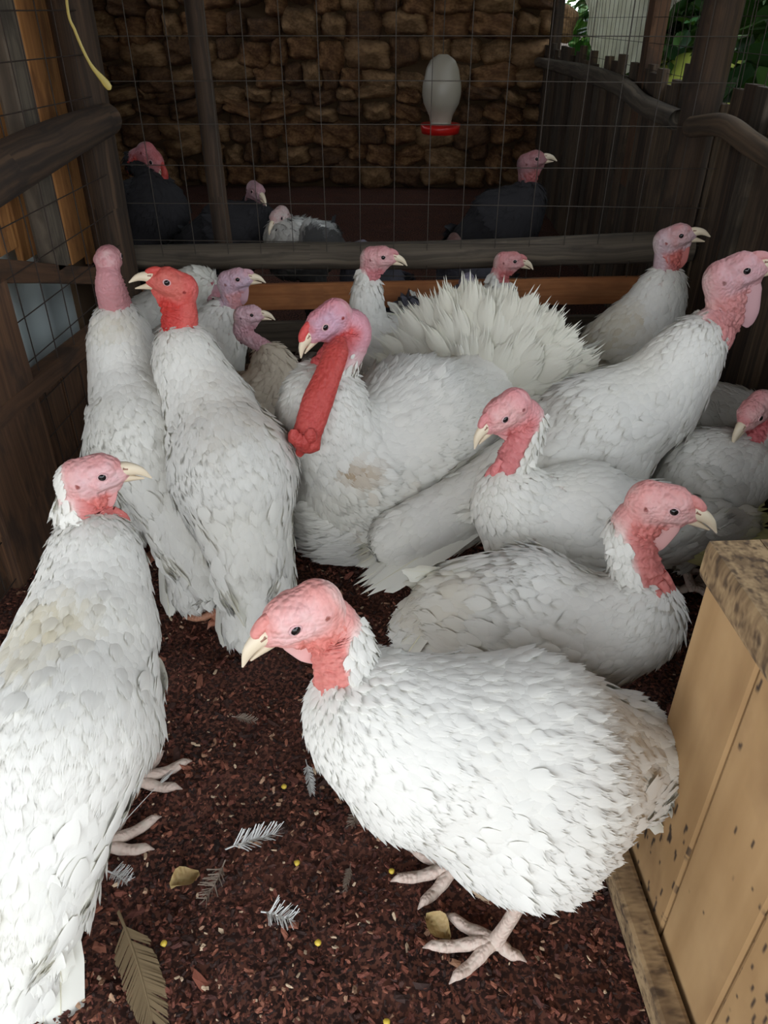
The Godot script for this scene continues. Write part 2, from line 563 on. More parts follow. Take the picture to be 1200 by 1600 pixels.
	for i in range(start, g.v.size()):
		var row := (i - start) / 36
		var t := float(row) / (fine.size() - 1)
		var dir := (g.v[i] - fine[row]).normalized()
		var tg := (fine[mini(row + 1, fine.size() - 1)] - fine[maxi(row - 1, 0)]).normalized()
		var front := smoothstep(-0.35, 0.55, dir.dot((hf - tg * hf.dot(tg)).normalized()))
		var edge := lerpf(s.get("back", 0.66), 0.10, front)
		var feath := smoothstep(edge + 0.20, edge - 0.08, t + 0.08 * noise.get_noise_3dv(g.v[i] * 400.0))
		var bump := cell.get_noise_3dv((g.v[i] - tg * tg.dot(g.v[i]) * 0.45) * 1050.0 / hs)
		g.v[i] += dir * (-bump - 0.5) * 0.0170 * (0.25 + 0.75 * front) * hs * (1.0 - feath) * s.get("lumpy", 1.0)
		var col := skin.lerp(car, front * 0.85).lerp(Color(car.r * 0.72, car.g * 0.6, car.b * 0.6), clampf((bump + 0.75) * 2.2, 0.0, 1.0) * 0.6 * front)
		g.c[i] = col.lerp(fuzzc, feath)
		if row % 2 == 0 and rng.randf() < (feath - 0.2) * 1.1:
			place_feather(xf, cl, g.v[i], dir, (-tg).rotated(dir, rng.randfn(0.0, 0.45)), 0.019 * size * rng.randf_range(0.6, 1.3), 0.2 + 0.35 * rng.randf(), feather_tone(g.v[i], white, stains_and_sun))
	for k in int(s.get("fringe", 0)):
		var fi := mini(int(35.0 * sk) + 6 + (k % 3), 33)
		var tang := (path[fi] - path[fi - 1]).normalized()
		var fdir := (hf - tang * hf.dot(tang)).normalized().rotated(tang, (k - (float(s.fringe) - 1.0) * 0.5) * 0.33)
		var rr := ramp(rad, fi / 35.0)
		var c0 := path[fi] + fdir * rr * 0.95
		var dn := (Vector3.DOWN * 0.5 - tang * 0.7 + fdir * 0.35).normalized()
		tube(g, spline([c0, c0 + dn * 0.016 + fdir * 0.004, c0 + dn * rng.randf_range(0.034, 0.050) * hs], 7), [0.0, 0.007, 0.6, 0.0085, 0.9, 0.006, 1.0, 0.002], 9, car, fdir, [0.0, 1.0], 0.15, 60.0)
	var hd: Dictionary = heads[s.get("kind", "tom")]
	var hg: Geo = hd.geo
	var w: PackedColorArray = hd.w
	var h0 := g.v.size()
	for i in hg.v.size():
		var p := hg.v[i]
		var col := skin.lerp(face, w[i].g)
		col = col.lerp(car, clampf(w[i].r + w[i].a * 0.7, 0.0, 1.0))
		col = col.lerp(car, 0.35 * clampf(noise.get_noise_3dv(p * 1500.0) * 1.6, 0.0, 1.0))
		var feath := clampf(w[i].b * s.get("nape", 0.45) + noise.get_noise_3dv(p * 4000.0) * 0.3 * w[i].b, 0.0, 1.0)
		col = col.lerp(fuzzc, feath)
		if p.distance_to(Vector3(-0.019, 0.0, 0.026 * signf(p.z))) < 0.0042: col = car * 0.45
		g.put(hx * p, col)
		if w[i].b > 0.35 and s.get("nape", 0.45) > 0.6 and rng.randf() < 0.5:
			var n0 := (hb * Vector3(hd.n[i])).normalized()
			place_feather(xf, cl, hx * p, n0, (hb * Vector3(-0.5, -0.6, 0)).normalized(), 0.009 * hs, 0.35, fuzzc)
	for i in hg.ix.size(): g.ix.append(hg.ix[i] + h0)
	# legs
	var leg: Color = s.get("leg", lin(204, 188, 172))
	for q in feet.size(): foot(g, feet[q], toe.rotated(Vector3.UP, rng.randf_range(-0.15, 0.15)), hocks[q], leg)
	for e in s.get("extra", []): e.call(g, hx)
	shift(g, base)
	part("body", g.to(ArrayMesh.new(), M.skin), root)
	# plumage, beak, eyes, snood
	var mm := MultiMesh.new()
	mm.transform_format = MultiMesh.TRANSFORM_3D
	mm.use_colors = true
	mm.mesh = s.get("plume_mesh", M.feather)
	mm.instance_count = xf.size()
	for i in xf.size():
		var x := xf[i]
		x.origin -= base
		mm.set_instance_transform(i, x); mm.set_instance_color(i, cl[i])
	var pl := MultiMeshInstance3D.new()
	pl.name = "plumage"
	pl.multimesh = mm
	root.add_child(pl)
	pl.set_meta("kind", "stuff")
	var hl := Transform3D(hx.basis, hx.origin - base)
	var bk := part("beak", M.beak_open if s.get("open", false) else M.beak, root)
	bk.transform = hl
	for q in [-1.0, 1.0]:
		var ey := part("eye", M.eye, root)
		ey.transform = hl * Transform3D(Basis.IDENTITY, Vector3(0.017, 0.005, q * 0.0215))
		var lid := part("eyelid", M.lid, ey)
		lid.position = Vector3(0, 0, q * 0.0026)
	if s.get("snood", 0.0) > 0.0:
		var sg := Geo.new()
		var L: float = s.snood
		var side_hang: float = s.get("snood_side", 0.0)
		tube(sg, spline([Vector3(0.026, 0.013, 0), Vector3(0.039, 0.0145, 0), Vector3(0.050 + L * 0.25, 0.009 - L * 0.2, side_hang * 0.4), Vector3(0.054 + L * 0.4, 0.002 - L * 0.9, side_hang)], 16), [0.0, 0.009, 0.4, 0.0075, 0.8, 0.0062 + L * 0.15, 1.0, 0.003], 12, skin.lerp(car, clampf(0.35 + L * 30.0, 0.0, 1.0)), Vector3.UP, [0.0, 1.0], 0.22, 70.0)
		part("snood", sg.to(ArrayMesh.new(), M.skin), root).transform = hl
	if s.get("dewlap", 0.0) > 0.0:
		var dg := Geo.new()
		var D: float = s.dewlap
		tube(dg, spline([Vector3(0.012, -0.014, 0), Vector3(0.010, -0.036, 0.002), Vector3(0.006, -0.036 - 0.026 * D, 0.003), Vector3(0.000, -0.038 - 0.044 * D, 0)], 18), [0.0, 0.024, 0.35, 0.022 * sqrt(D), 0.7, 0.015 * sqrt(D), 0.93, 0.007 * D, 1.0, 0.002], 20, face.lerp(car, s.get("dewlap_red", 0.22)), Vector3(1, 0, 0), [0.0, 0.30, 0.4, 0.15, 1.0, 0.2], 0.10, 12.0)
		part("dewlap", dg.to(ArrayMesh.new(), M.horn), root).transform = hl
	# tail
	var td := (tip - T).normalized()
	var tn := (s.get("tail_up", up) as Vector3)
	tn = (tn - td * tn.dot(td)).normalized()
	var cnt: int = s.get("tn", 12)
	var spread: float = s.get("spread", 0.28)
	var tl := T.distance_to(tip)
	for k in cnt:
		var a := (float(k) / (cnt - 1) * 2.0 - 1.0)
		var q := part("tail_feather", M.quill_dark if dark else [M.quill, M.quill_ragged][k % 2], root)
		if s.has("tail_mat"):
			q.mesh = q.mesh.duplicate(); q.mesh.surface_set_material(0, s.tail_mat)
		var dir := td.rotated(tn, a * spread)
		var layer := (1.0 - absf(a)) * 0.012 + rng.randf() * 0.003
		var fr := frame(tn.rotated(td, -a * s.get("tail_roof", 0.5)), dir, s.get("tfw", 0.06), 0.10, (tl - 0.02) * rng.randf_range(0.94, 1.04))
		q.transform = Transform3D(fr, T + dir * 0.02 + tn * (layer + r[0] * s.get("tail_h", 0.0)) + td.cross(tn) * -a * r[0] * 0.5 - base)
	return root

func frame(n: Vector3, dir: Vector3, w: float, h: float, l: float) -> Basis:
	var z := dir.normalized()
	var x := n.cross(z).normalized()
	return Basis(x * w, z.cross(x) * h, z * l)

func place_feather(xf: Array[Transform3D], cl: PackedColorArray, p: Vector3, n: Vector3, dir: Vector3, ln: float, lift: float, col: Color) -> void:
	var z := (dir * cos(lift) + n * sin(lift)).normalized()
	var x := n.cross(z).normalized()
	xf.append(Transform3D(Basis(x * ln * rng.randf_range(0.85, 1.15), z.cross(x) * ln, z * ln), p))
	cl.append(col)

func feather_tone(p: Vector3, white: Color, stains_and_sun: Array) -> Color:
	var k := 1.0 - 0.05 * rng.randf()
	var c := Color(white.r * k, white.g * k, white.b * k)
	var cream := clampf(noise.get_noise_3dv(p * 260.0) * 1.2, 0.0, 1.0) * 0.22
	c = c.lerp(Color(c.r * 0.98, c.g * 0.93, c.b * 0.74), cream)
	for e in stains_and_sun:
		var d: float = p.distance_to(e[0]) / e[1]
		var m := clampf((1.15 - d + 0.7 * noise.get_noise_3dv(p * 500.0)) * 1.6, 0.0, 1.0) * rng.randf_range(0.4, 1.0)
		c = c.lerp(e[2], m * float(e[3]))
	return c

var pebbles: Array[Vector2] = []

func materials() -> void:
	M.plume = mat(Color.WHITE, 0.9, null, true)
	M.plume.backlight_enabled = true
	M.plume.backlight = Color(0.5, 0.5, 0.47)
	M.plume_body = M.plume
	M.skin = mat(Color.WHITE, 0.62, null, true)
	var pebble := func(u: float, v: float) -> Color:
		var best := 9.0
		for e in pebbles:
			var d := Vector2(u, v) - e
			d -= d.round()
			best = minf(best, d.length())
		var h := clampf(1.0 - best * 14.0, 0.0, 1.0)
		return Color(h, h, h)
	for i in 190: pebbles.append(Vector2(rng.randf(), rng.randf()))
	M.skin.heightmap_enabled = true
	M.skin.heightmap_texture = picture(128, 128, pebble)
	M.skin.heightmap_scale = 0.24
	M.skin.albedo_texture = picture(128, 128, func(u: float, v: float) -> Color:
		var h: float = pebble.call(u, v).r
		return Color(1.0, 1.0 - 0.06 * h, 1.0 - 0.06 * h))   # redder caruncle tips
	M.skin.uv1_triplanar = true
	M.skin.uv1_scale = Vector3(13, 13, 13)
	M.horn = mat(Color.WHITE, 0.4, null, true)
	M.feather = feather_mesh(0.9)
	M.wisp = feather_mesh(1.5, 9, 0.8)
	M.shaggy = feather_mesh(1.2, 8, 1.0)
	M.quill = quill_mesh(0.15)
	M.quill_ragged = quill_mesh(0.7)
	var black := mat(srgb(34, 33, 36), 0.6)
	M.quill_dark = M.quill.duplicate()
	M.quill_dark.surface_set_material(0, black)
	M.beak = beak_mesh(0.04)
	M.beak_open = beak_mesh(0.27)
	var e := SphereMesh.new()
	e.radius = 0.0068; e.height = 0.0136; e.radial_segments = 20; e.rings = 10
	e.material = mat(srgb(24, 20, 20), 0.08)
	M.eye = e
	var lg := Geo.new()
	var ring := PackedVector3Array()
	for i in 17: ring.append(Vector3(cos(TAU * i / 16.0) * 0.0066, sin(TAU * i / 16.0) * 0.0052, 0))
	tube(lg, ring, [0.0, 0.0016], 6, lin(214, 176, 176), Vector3(0, 0, 1), [0.0, 1.0], 0.0, 20.0, false)
	M.lid = lg.to(ArrayMesh.new(), M.skin)

func turkeys() -> void:
	heads.tom = build_head("tom")
	heads.hen = build_head("hen")
	var stain := lin(196, 176, 120)
	var soil := lin(120, 88, 58)
	var pale := lin(208, 178, 178)
	# the plump one standing in front, side on
	turkey({"label": "plump white turkey standing side-on with pale hooked beak, both feet showing on litter", "T": at(945, 1188, 0.70), "M": at(812, 1200, 0.645), "B": at(650, 1160, 0.62), "r": [0.080, 0.130, 0.098],
		"tail": at(1018, 1240, 0.71), "tn": 6, "spread": 0.2, "tfw": 0.03, "neck": [at(574, 1118, 0.62), at(544, 1056, 0.63)], "nr": [0.064, 0.042, 0.029], "sk": 0.34,
		"head": at(470, 957, 0.63), "beak": at(362, 1020, 0.585), "kind": "tom", "hs": 1.0, "snood": 0.004, "feet": [ground(772, 1482, 0.0), ground(712, 1366, 0.0)], "toe": Vector3(-0.95, 0, 0.1).normalized(),
		"skin": lin(222, 160, 152), "car": lin(212, 130, 118), "face": lin(228, 186, 182), "dense": 0.95, "cell": 0.0105, "lift": 0.09, "fringe": 0, "shank": 0.19, "dewlap": 1.1})
	# seen from behind at the left edge
	turkey({"label": "white turkey at the left wall seen from behind, head turned sideways over its yellow-stained back", "T": at(62, 1370, 0.55), "M": at(108, 1120, 0.67), "B": at(140, 975, 0.79), "r": [0.060, 0.098, 0.080],
		"tail": at(25, 1600, 0.45), "tw": 0.75, "tn": 12, "spread": 0.16, "tail_up": Vector3(0, 1, 0.9), "neck": [at(150, 890, 0.86), at(147, 825, 0.895)], "nr": [0.058, 0.042, 0.034], "sk": 0.42,
		"head": at(143, 742, 0.905), "beak": at(212, 727, 0.925), "kind": "tom", "hs": 0.95, "feet": [ground(212, 1232), ground(160, 1335)], "toe": Vector3(0.75, 0, -0.6).normalized(),
		"skin": lin(214, 166, 162), "car": lin(208, 118, 110), "face": lin(220, 186, 186), "nape": 0.65, "stains_and_sun": [[at(80, 990, 0.72), 0.07, stain, 0.45], [at(130, 960, 0.75), 0.05, stain, 0.35]], "dense": 0.95, "cell": 0.0105, "fringe": 1, "dewlap": 0.6, "dewlap_red": 0.6, "back": 0.8})
	# three by the left wall, backs to us
	turkey({"label": "tall slim white turkey beside the left wire wall, seen from behind with soiled tail end", "T": at(278, 815, 1.33), "M": at(222, 680, 1.42), "B": at(202, 600, 1.52), "r": [0.056, 0.094, 0.072],
		"tail": at(312, 955, 1.24), "tw": 0.85, "tn": 12, "spread": 0.22, "tail_up": Vector3(0, 1, 0.9), "neck": [at(190, 540, 1.57), at(183, 490, 1.60)], "nr": [0.060, 0.042, 0.030], "sk": 0.45,
		"head": at(170, 405, 1.61), "beak": at(188, 400, 1.74), "kind": "hen", "hs": 0.95, "feet": [ground(232, 885), ground(345, 965)], "toe": Vector3(0.1, 0, -1), "skin": lin(196, 142, 144), "car": lin(180, 120, 124), "face": lin(200, 150, 150), "leg": lin(186, 128, 100), "nape": 0.15,
		"stains_and_sun": [[at(310, 950, 1.24), 0.04, soil, 0.7], [at(185, 510, 1.55), 0.05, stain, 0.3]], "back": 0.15})
	turkey({"label": "white turkey seen from behind with bright red head and open beak facing the post", "T": at(384, 860, 1.20), "M": at(364, 730, 1.30), "B": at(325, 635, 1.42), "r": [0.060, 0.104, 0.080],
		"tail": at(388, 1012, 1.11), "tw": 0.8, "tn": 12, "spread": 0.14, "tail_up": Vector3(0, 1, 0.9), "neck": [at(294, 570, 1.47), at(282, 525, 1.485)], "nr": [0.060, 0.044, 0.034], "sk": 0.40,
		"head": at(272, 445, 1.49), "beak": at(215, 424, 1.47), "kind": "tom", "hs": 1.0, "open": true, "snood": 0.004, "feet": [ground(345, 968), ground(425, 985)], "toe": Vector3(-0.7, 0, -0.3).normalized(), "skin": lin(204, 92, 84), "car": lin(196, 56, 48), "face": lin(200, 104, 92), "leg": lin(190, 140, 110), "nape": 0.2, "fuzz": lin(214, 160, 160),
		"stains_and_sun": [[at(370, 640, 1.35), 0.10, lin(210, 190, 160), 0.3]], "back": 0.2})
	turkey({"label": "white turkey with pale lilac head facing right beside the bare plank", "T": at(250, 590, 1.95), "M": at(295, 570, 1.97), "B": at(330, 545, 1.99), "r": [0.08, 0.11, 0.085],
		"tail": at(180, 640, 1.95), "neck": [at(346, 515, 2.0), at(352, 485, 2.0)], "nr": [0.058, 0.038, 0.027], "sk": 0.42, "head": at(366, 438, 2.0), "beak": at(405, 428, 2.0), "kind": "hen", "hs": 0.98, "snood": 0.003,
		"skin": lin(196, 170, 182), "car": lin(206, 150, 150), "face": lin(190, 168, 182), "nape": 0.5, "lumpy": 0.4, "cell": 0.015, "size": 1.15, "back": 0.3, "dewlap": 0.7, "dewlap_red": 0.5})
	turkey({"label": "small white turkey with thin pale mauve neck leaning right between the taller ones", "T": at(372, 640, 1.80), "M": at(412, 640, 1.80), "B": at(432, 615, 1.82), "r": [0.07, 0.095, 0.075],
		"tail": at(330, 680, 1.78), "neck": [at(432, 580, 1.84), at(412, 545, 1.85)], "nr": [0.042, 0.024, 0.022], "sk": 0.45, "head": at(388, 492, 1.86), "beak": at(420, 488, 1.86), "kind": "hen", "hs": 0.80,
		"skin": lin(200, 166, 172), "car": lin(190, 150, 156), "face": lin(206, 176, 182), "lumpy": 0.4, "cell": 0.015, "size": 1.15, "tone": lin(214, 200, 178), "back": 0.15})
	# the strutting tom
	tom()
	turkey({"label": "white turkey with long feathered neck and pink head standing behind the strutting tom", "T": at(680, 560, 2.15), "M": at(630, 560, 2.12), "B": at(590, 545, 2.10), "r": [0.085, 0.105, 0.085],
		"tail": at(740, 560, 2.25), "neck": [at(572, 515, 2.10), at(573, 470, 2.10)], "nr": [0.050, 0.036, 0.027], "sk": 0.68, "head": at(590, 402, 2.10), "beak": at(636, 400, 2.10), "kind": "hen", "hs": 0.98, "snood": 0.003,
		"skin": lin(206, 152, 152), "car": lin(200, 126, 130), "face": lin(214, 170, 168), "cell": 0.015, "size": 1.15})
	turkey({"label": "white turkey peering over the fanned tail, only its pink head and neck showing", "T": at(850, 560, 2.32), "M": at(810, 540, 2.32), "B": at(780, 515, 2.32), "r": [0.08, 0.10, 0.08],
		"tail": at(900, 590, 2.32), "neck": [at(775, 480, 2.32), at(782, 450, 2.32)], "nr": [0.050, 0.033, 0.026], "sk": 0.45, "head": at(795, 408, 2.32), "beak": at(830, 408, 2.32), "kind": "hen", "hs": 0.92, "snood": 0.003,
		"skin": lin(206, 142, 140), "car": lin(196, 112, 110), "face": lin(210, 160, 158), "cell": 0.015, "size": 1.15})
	# the right-hand group
	turkey({"label": "white turkey with lowered pink head and closed beak pointing left, in front of the tom", "T": at(1010, 820, 1.28), "M": at(900, 820, 1.22), "B": at(820, 812, 1.20), "r": [0.075, 0.105, 0.080],
		"tail": at(1200, 815, 1.34), "tn": 12, "spread": 0.25, "tail_up": Vector3(0, 0.8, 0.6), "tw": 0.5, "neck": [at(796, 778, 1.20), at(800, 735, 1.205)], "nr": [0.056, 0.038, 0.029], "sk": 0.36,
		"head": at(790, 641, 1.21), "beak": at(727, 690, 1.17), "kind": "tom", "hs": 1.0, "snood": 0.002, "skin": lin(214, 152, 152), "car": lin(208, 126, 124), "face": lin(220, 172, 168), "nape": 0.1,
		"stains_and_sun": [[at(1160, 815, 1.33), 0.07, lin(204, 200, 120), 0.5]], "fringe": 2, "tail_mat": mat(srgb(214, 210, 150), 0.9), "dewlap": 0.9})
	turkey({"label": "white turkey with round dark eye and fringed red throat facing the wooden box", "T": at(720, 965, 0.98), "M": at(835, 970, 0.955), "B": at(945, 985, 0.935), "r": [0.068, 0.098, 0.072],
		"tail": at(648, 985, 1.00), "tn": 6, "spread": 0.12, "tw": 0.75, "neck": [at(998, 958, 0.94), at(996, 898, 0.955)], "nr": [0.060, 0.043, 0.031], "sk": 0.30, "wing_turn": -14.0, "wing_open": 0.5,
		"head": at(1034, 786, 0.965), "beak": at(1120, 806, 0.94), "kind": "tom", "hs": 1.05, "snood": 0.003, "skin": lin(216, 156, 150), "car": lin(208, 126, 118), "face": lin(222, 180, 176), "nape": 0.1, "dense": 0.9, "cell": 0.0105,
		"stains_and_sun": [[at(700, 930, 0.95), 0.09, lin(222, 206, 170), 0.4]], "fringe": 6, "dewlap": 1.15})
	turkey({"label": "large long-necked white turkey with pale pink head and hanging dewlap by the right wall", "T": at(820, 745, 1.38), "M": at(930, 680, 1.44), "B": at(1020, 625, 1.48), "r": [0.078, 0.112, 0.088],
		"tail": at(560, 880, 1.30), "tn": 12, "spread": 0.12, "tw": 0.85, "tfw": 0.07, "neck": [at(1065, 570, 1.50), at(1095, 525, 1.51)], "nr": [0.068, 0.044, 0.031], "sk": 0.46,
		"head": at(1146, 428, 1.53), "beak": at(1215, 402, 1.52), "kind": "tom", "hs": 1.2, "snood": 0.006, "skin": lin(206, 158, 158), "car": lin(202, 140, 136), "face": lin(206, 168, 172), "nape": 0.25, "lumpy": 0.6, "fringe": 3, "dewlap": 1.35, "back": 0.35})
	turkey({"label": "white turkey with raised grey-pink head, beak open, red dewlap against the dark planks", "T": at(930, 600, 1.93), "M": at(975, 550, 1.94), "B": at(1008, 505, 1.95), "r": [0.07, 0.098, 0.075],
		"tail": at(880, 700, 1.90), "neck": [at(1028, 470, 1.955), at(1040, 435, 1.96)], "nr": [0.056, 0.038, 0.028], "sk": 0.46, "head": at(1052, 372, 1.96), "beak": at(1098, 356, 1.95), "kind": "tom", "hs": 1.0, "open": true,
		"skin": lin(188, 168, 172), "car": lin(190, 104, 96), "face": lin(192, 164, 164), "nape": 0.3, "lumpy": 0.4, "stains_and_sun": [[at(960, 530, 1.9), 0.1, lin(196, 176, 130), 0.5]], "cell": 0.014, "dewlap": 0.9, "dewlap_red": 0.9, "back": 0.3})
	turkey({"label": "white turkey at the right wall with drooping head, closed eyes and red throat", "T": at(1085, 770, 1.42), "M": at(1110, 745, 1.43), "B": at(1140, 735, 1.44), "r": [0.075, 0.088, 0.070],
		"tail": at(1060, 860, 1.40), "neck": [at(1172, 735, 1.43), at(1176, 705, 1.43)], "nr": [0.046, 0.034, 0.028], "sk": 0.42, "head": at(1180, 640, 1.43), "beak": at(1142, 684, 1.39), "kind": "tom", "hs": 0.98,
		"skin": lin(206, 158, 156), "car": lin(190, 92, 96), "face": lin(212, 168, 164), "cell": 0.014, "dewlap": 0.7, "dewlap_red": 0.7})
	turkey({"label": "white turkey half hidden by the right wall behind the drooping one", "T": at(1050, 660, 1.72), "M": at(1095, 665, 1.71), "B": at(1130, 665, 1.70), "r": [0.08, 0.098, 0.075],
		"tail": at(980, 680, 1.72), "neck": [at(1155, 660, 1.68), at(1166, 668, 1.66)], "head": at(1170, 705, 1.64), "beak": at(1176, 745, 1.62), "kind": "hen", "cell": 0.015, "size": 1.15})
	turkey({"label": "white turkey bending its red-wattled head low behind the red-headed one", "T": at(248, 500, 2.30), "M": at(270, 500, 2.28), "B": at(290, 480, 2.26), "r": [0.07, 0.09, 0.07],
		"tail": at(215, 530, 2.3), "neck": [at(300, 448, 2.25), at(322, 442, 2.24)], "nr": [0.045, 0.034, 0.026], "sk": 0.45, "head": at(334, 462, 2.23), "beak": at(350, 500, 2.2), "head_up": Vector3(0.8, 0.6, 0), "kind": "tom", "hs": 0.9,
		"skin": lin(176, 150, 158), "car": lin(190, 76, 84), "face": lin(186, 150, 156), "cell": 0.015, "size": 1.15})
	# the dark flock behind the divider
	var coal := lin(44, 42, 44)
	var fog := lin(92, 90, 98)
	turkey({"dark": true, "tone": coal, "label": "black tom behind the divider with dangling red snood near the corner post", "T": at(190, 370, 3.2), "M": at(222, 345, 3.15), "B": at(245, 325, 3.1), "r": [0.10, 0.14, 0.11],
		"tail": at(150, 400, 3.3), "neck": [at(240, 300, 3.1), at(236, 280, 3.1)], "nr": [0.06, 0.045, 0.03], "sk": 0.42, "head": at(236, 246, 3.1), "beak": at(262, 280, 3.08), "kind": "tom", "hs": 1.25, "snood": 0.06, "skin": lin(190, 120, 124), "car": lin(178, 66, 56), "face": lin(190, 126, 130), "cell": 0.018, "size": 1.4, "dense": 0.9})
	turkey({"dark": true, "tone": coal, "label": "black turkey behind the divider with upright mauve head", "T": at(330, 385, 2.95), "M": at(362, 372, 2.95), "B": at(392, 360, 2.95), "r": [0.09, 0.115, 0.09],
		"tail": at(270, 395, 2.98), "neck": [at(404, 348, 2.95), at(405, 330, 2.95)], "nr": [0.05, 0.036, 0.028], "sk": 0.42, "head": at(400, 298, 2.95), "beak": at(418, 312, 2.88), "kind": "hen", "hs": 1.0, "skin": lin(170, 140, 146), "car": lin(160, 116, 120), "face": lin(176, 146, 150), "cell": 0.018, "size": 1.4, "dense": 0.9})
	turkey({"dark": true, "tone": lin(70, 68, 66), "label": "grey turkey behind the divider with pale head and white wing patch painted as if sunlit", "T": at(500, 380, 2.85), "M": at(475, 385, 2.82), "B": at(450, 395, 2.8), "r": [0.06, 0.08, 0.07],
		"tail": at(530, 390, 2.9), "neck": [at(440, 375, 2.78), at(440, 362, 2.78)], "nr": [0.046, 0.036, 0.03], "sk": 0.7, "head": at(436, 338, 2.78), "beak": at(418, 356, 2.72), "kind": "hen", "hs": 0.95, "skin": lin(190, 172, 168), "car": lin(196, 148, 140), "face": lin(200, 184, 178), "cell": 0.018, "size": 1.3, "dense": 0.9, "stains_and_sun": [[at(472, 355, 2.82), 0.075, lin(236, 236, 230), 1.0], [at(440, 372, 2.76), 0.07, lin(196, 190, 180), 1.0]]})  # sunlight on the white wing feathers is painted into the patch colour
	turkey({"dark": true, "tone": coal, "label": "black turkey behind the divider below the hanging drinker, head turned right", "T": at(750, 375, 3.2), "M": at(785, 350, 3.2), "B": at(812, 330, 3.2), "r": [0.09, 0.12, 0.09],
		"tail": at(700, 390, 3.25), "neck": [at(826, 312, 3.2), at(828, 296, 3.2)], "nr": [0.05, 0.036, 0.028], "sk": 0.42, "head": at(830, 252, 3.2), "beak": at(858, 242, 3.2), "kind": "tom", "hs": 1.15, "skin": lin(150, 110, 112), "car": lin(160, 92, 90), "face": lin(160, 120, 122), "cell": 0.018, "size": 1.4, "dense": 0.9})
	turkey({"dark": true, "tone": fog, "label": "grey turkey crouching just behind the log rail with small grey head", "T": at(600, 450, 2.9), "M": at(580, 440, 2.9), "B": at(566, 430, 2.9), "r": [0.07, 0.09, 0.07],
		"tail": at(640, 460, 2.95), "neck": [at(560, 412, 2.9), at(560, 404, 2.9)], "nr": [0.04, 0.03, 0.026], "head": at(562, 386, 2.88), "beak": at(546, 392, 2.84), "kind": "hen", "hs": 0.8, "skin": lin(120, 118, 128), "car": lin(116, 110, 118), "face": lin(130, 126, 134), "cell": 0.018, "size": 1.3, "dense": 0.9})
	turkey({"dark": true, "tone": fog, "label": "grey-brown turkey crouching behind the log rail under the drinker", "T": at(760, 450, 2.95), "M": at(735, 435, 2.92), "B": at(716, 425, 2.9), "r": [0.07, 0.09, 0.07],
		"tail": at(800, 460, 3.0), "neck": [at(708, 405, 2.88), at(706, 396, 2.87)], "nr": [0.04, 0.03, 0.026], "head": at(710, 378, 2.86), "beak": at(714, 392, 2.78), "kind": "hen", "hs": 0.9, "skin": lin(110, 84, 78), "car": lin(110, 72, 66), "face": lin(116, 90, 84), "cell": 0.018, "size": 1.3, "dense": 0.9})
	turkey({"tone": fog, "label": "slate grey turkey between the tom's tail and the bare plank, head turned away", "T": at(668, 520, 2.36), "M": at(690, 525, 2.36), "B": at(715, 510, 2.36), "r": [0.06, 0.075, 0.06],
		"tail": at(632, 470, 2.34), "neck": [at(728, 480, 2.36), at(731, 465, 2.36)], "nr": [0.04, 0.034, 0.03], "head": at(730, 440, 2.36), "beak": at(734, 436, 2.42), "kind": "hen", "hs": 0.85, "skin": lin(132, 130, 146), "car": lin(126, 122, 136), "face": lin(140, 136, 150), "nape": 0.0, "cell": 0.018, "size": 1.2, "dense": 0.9})

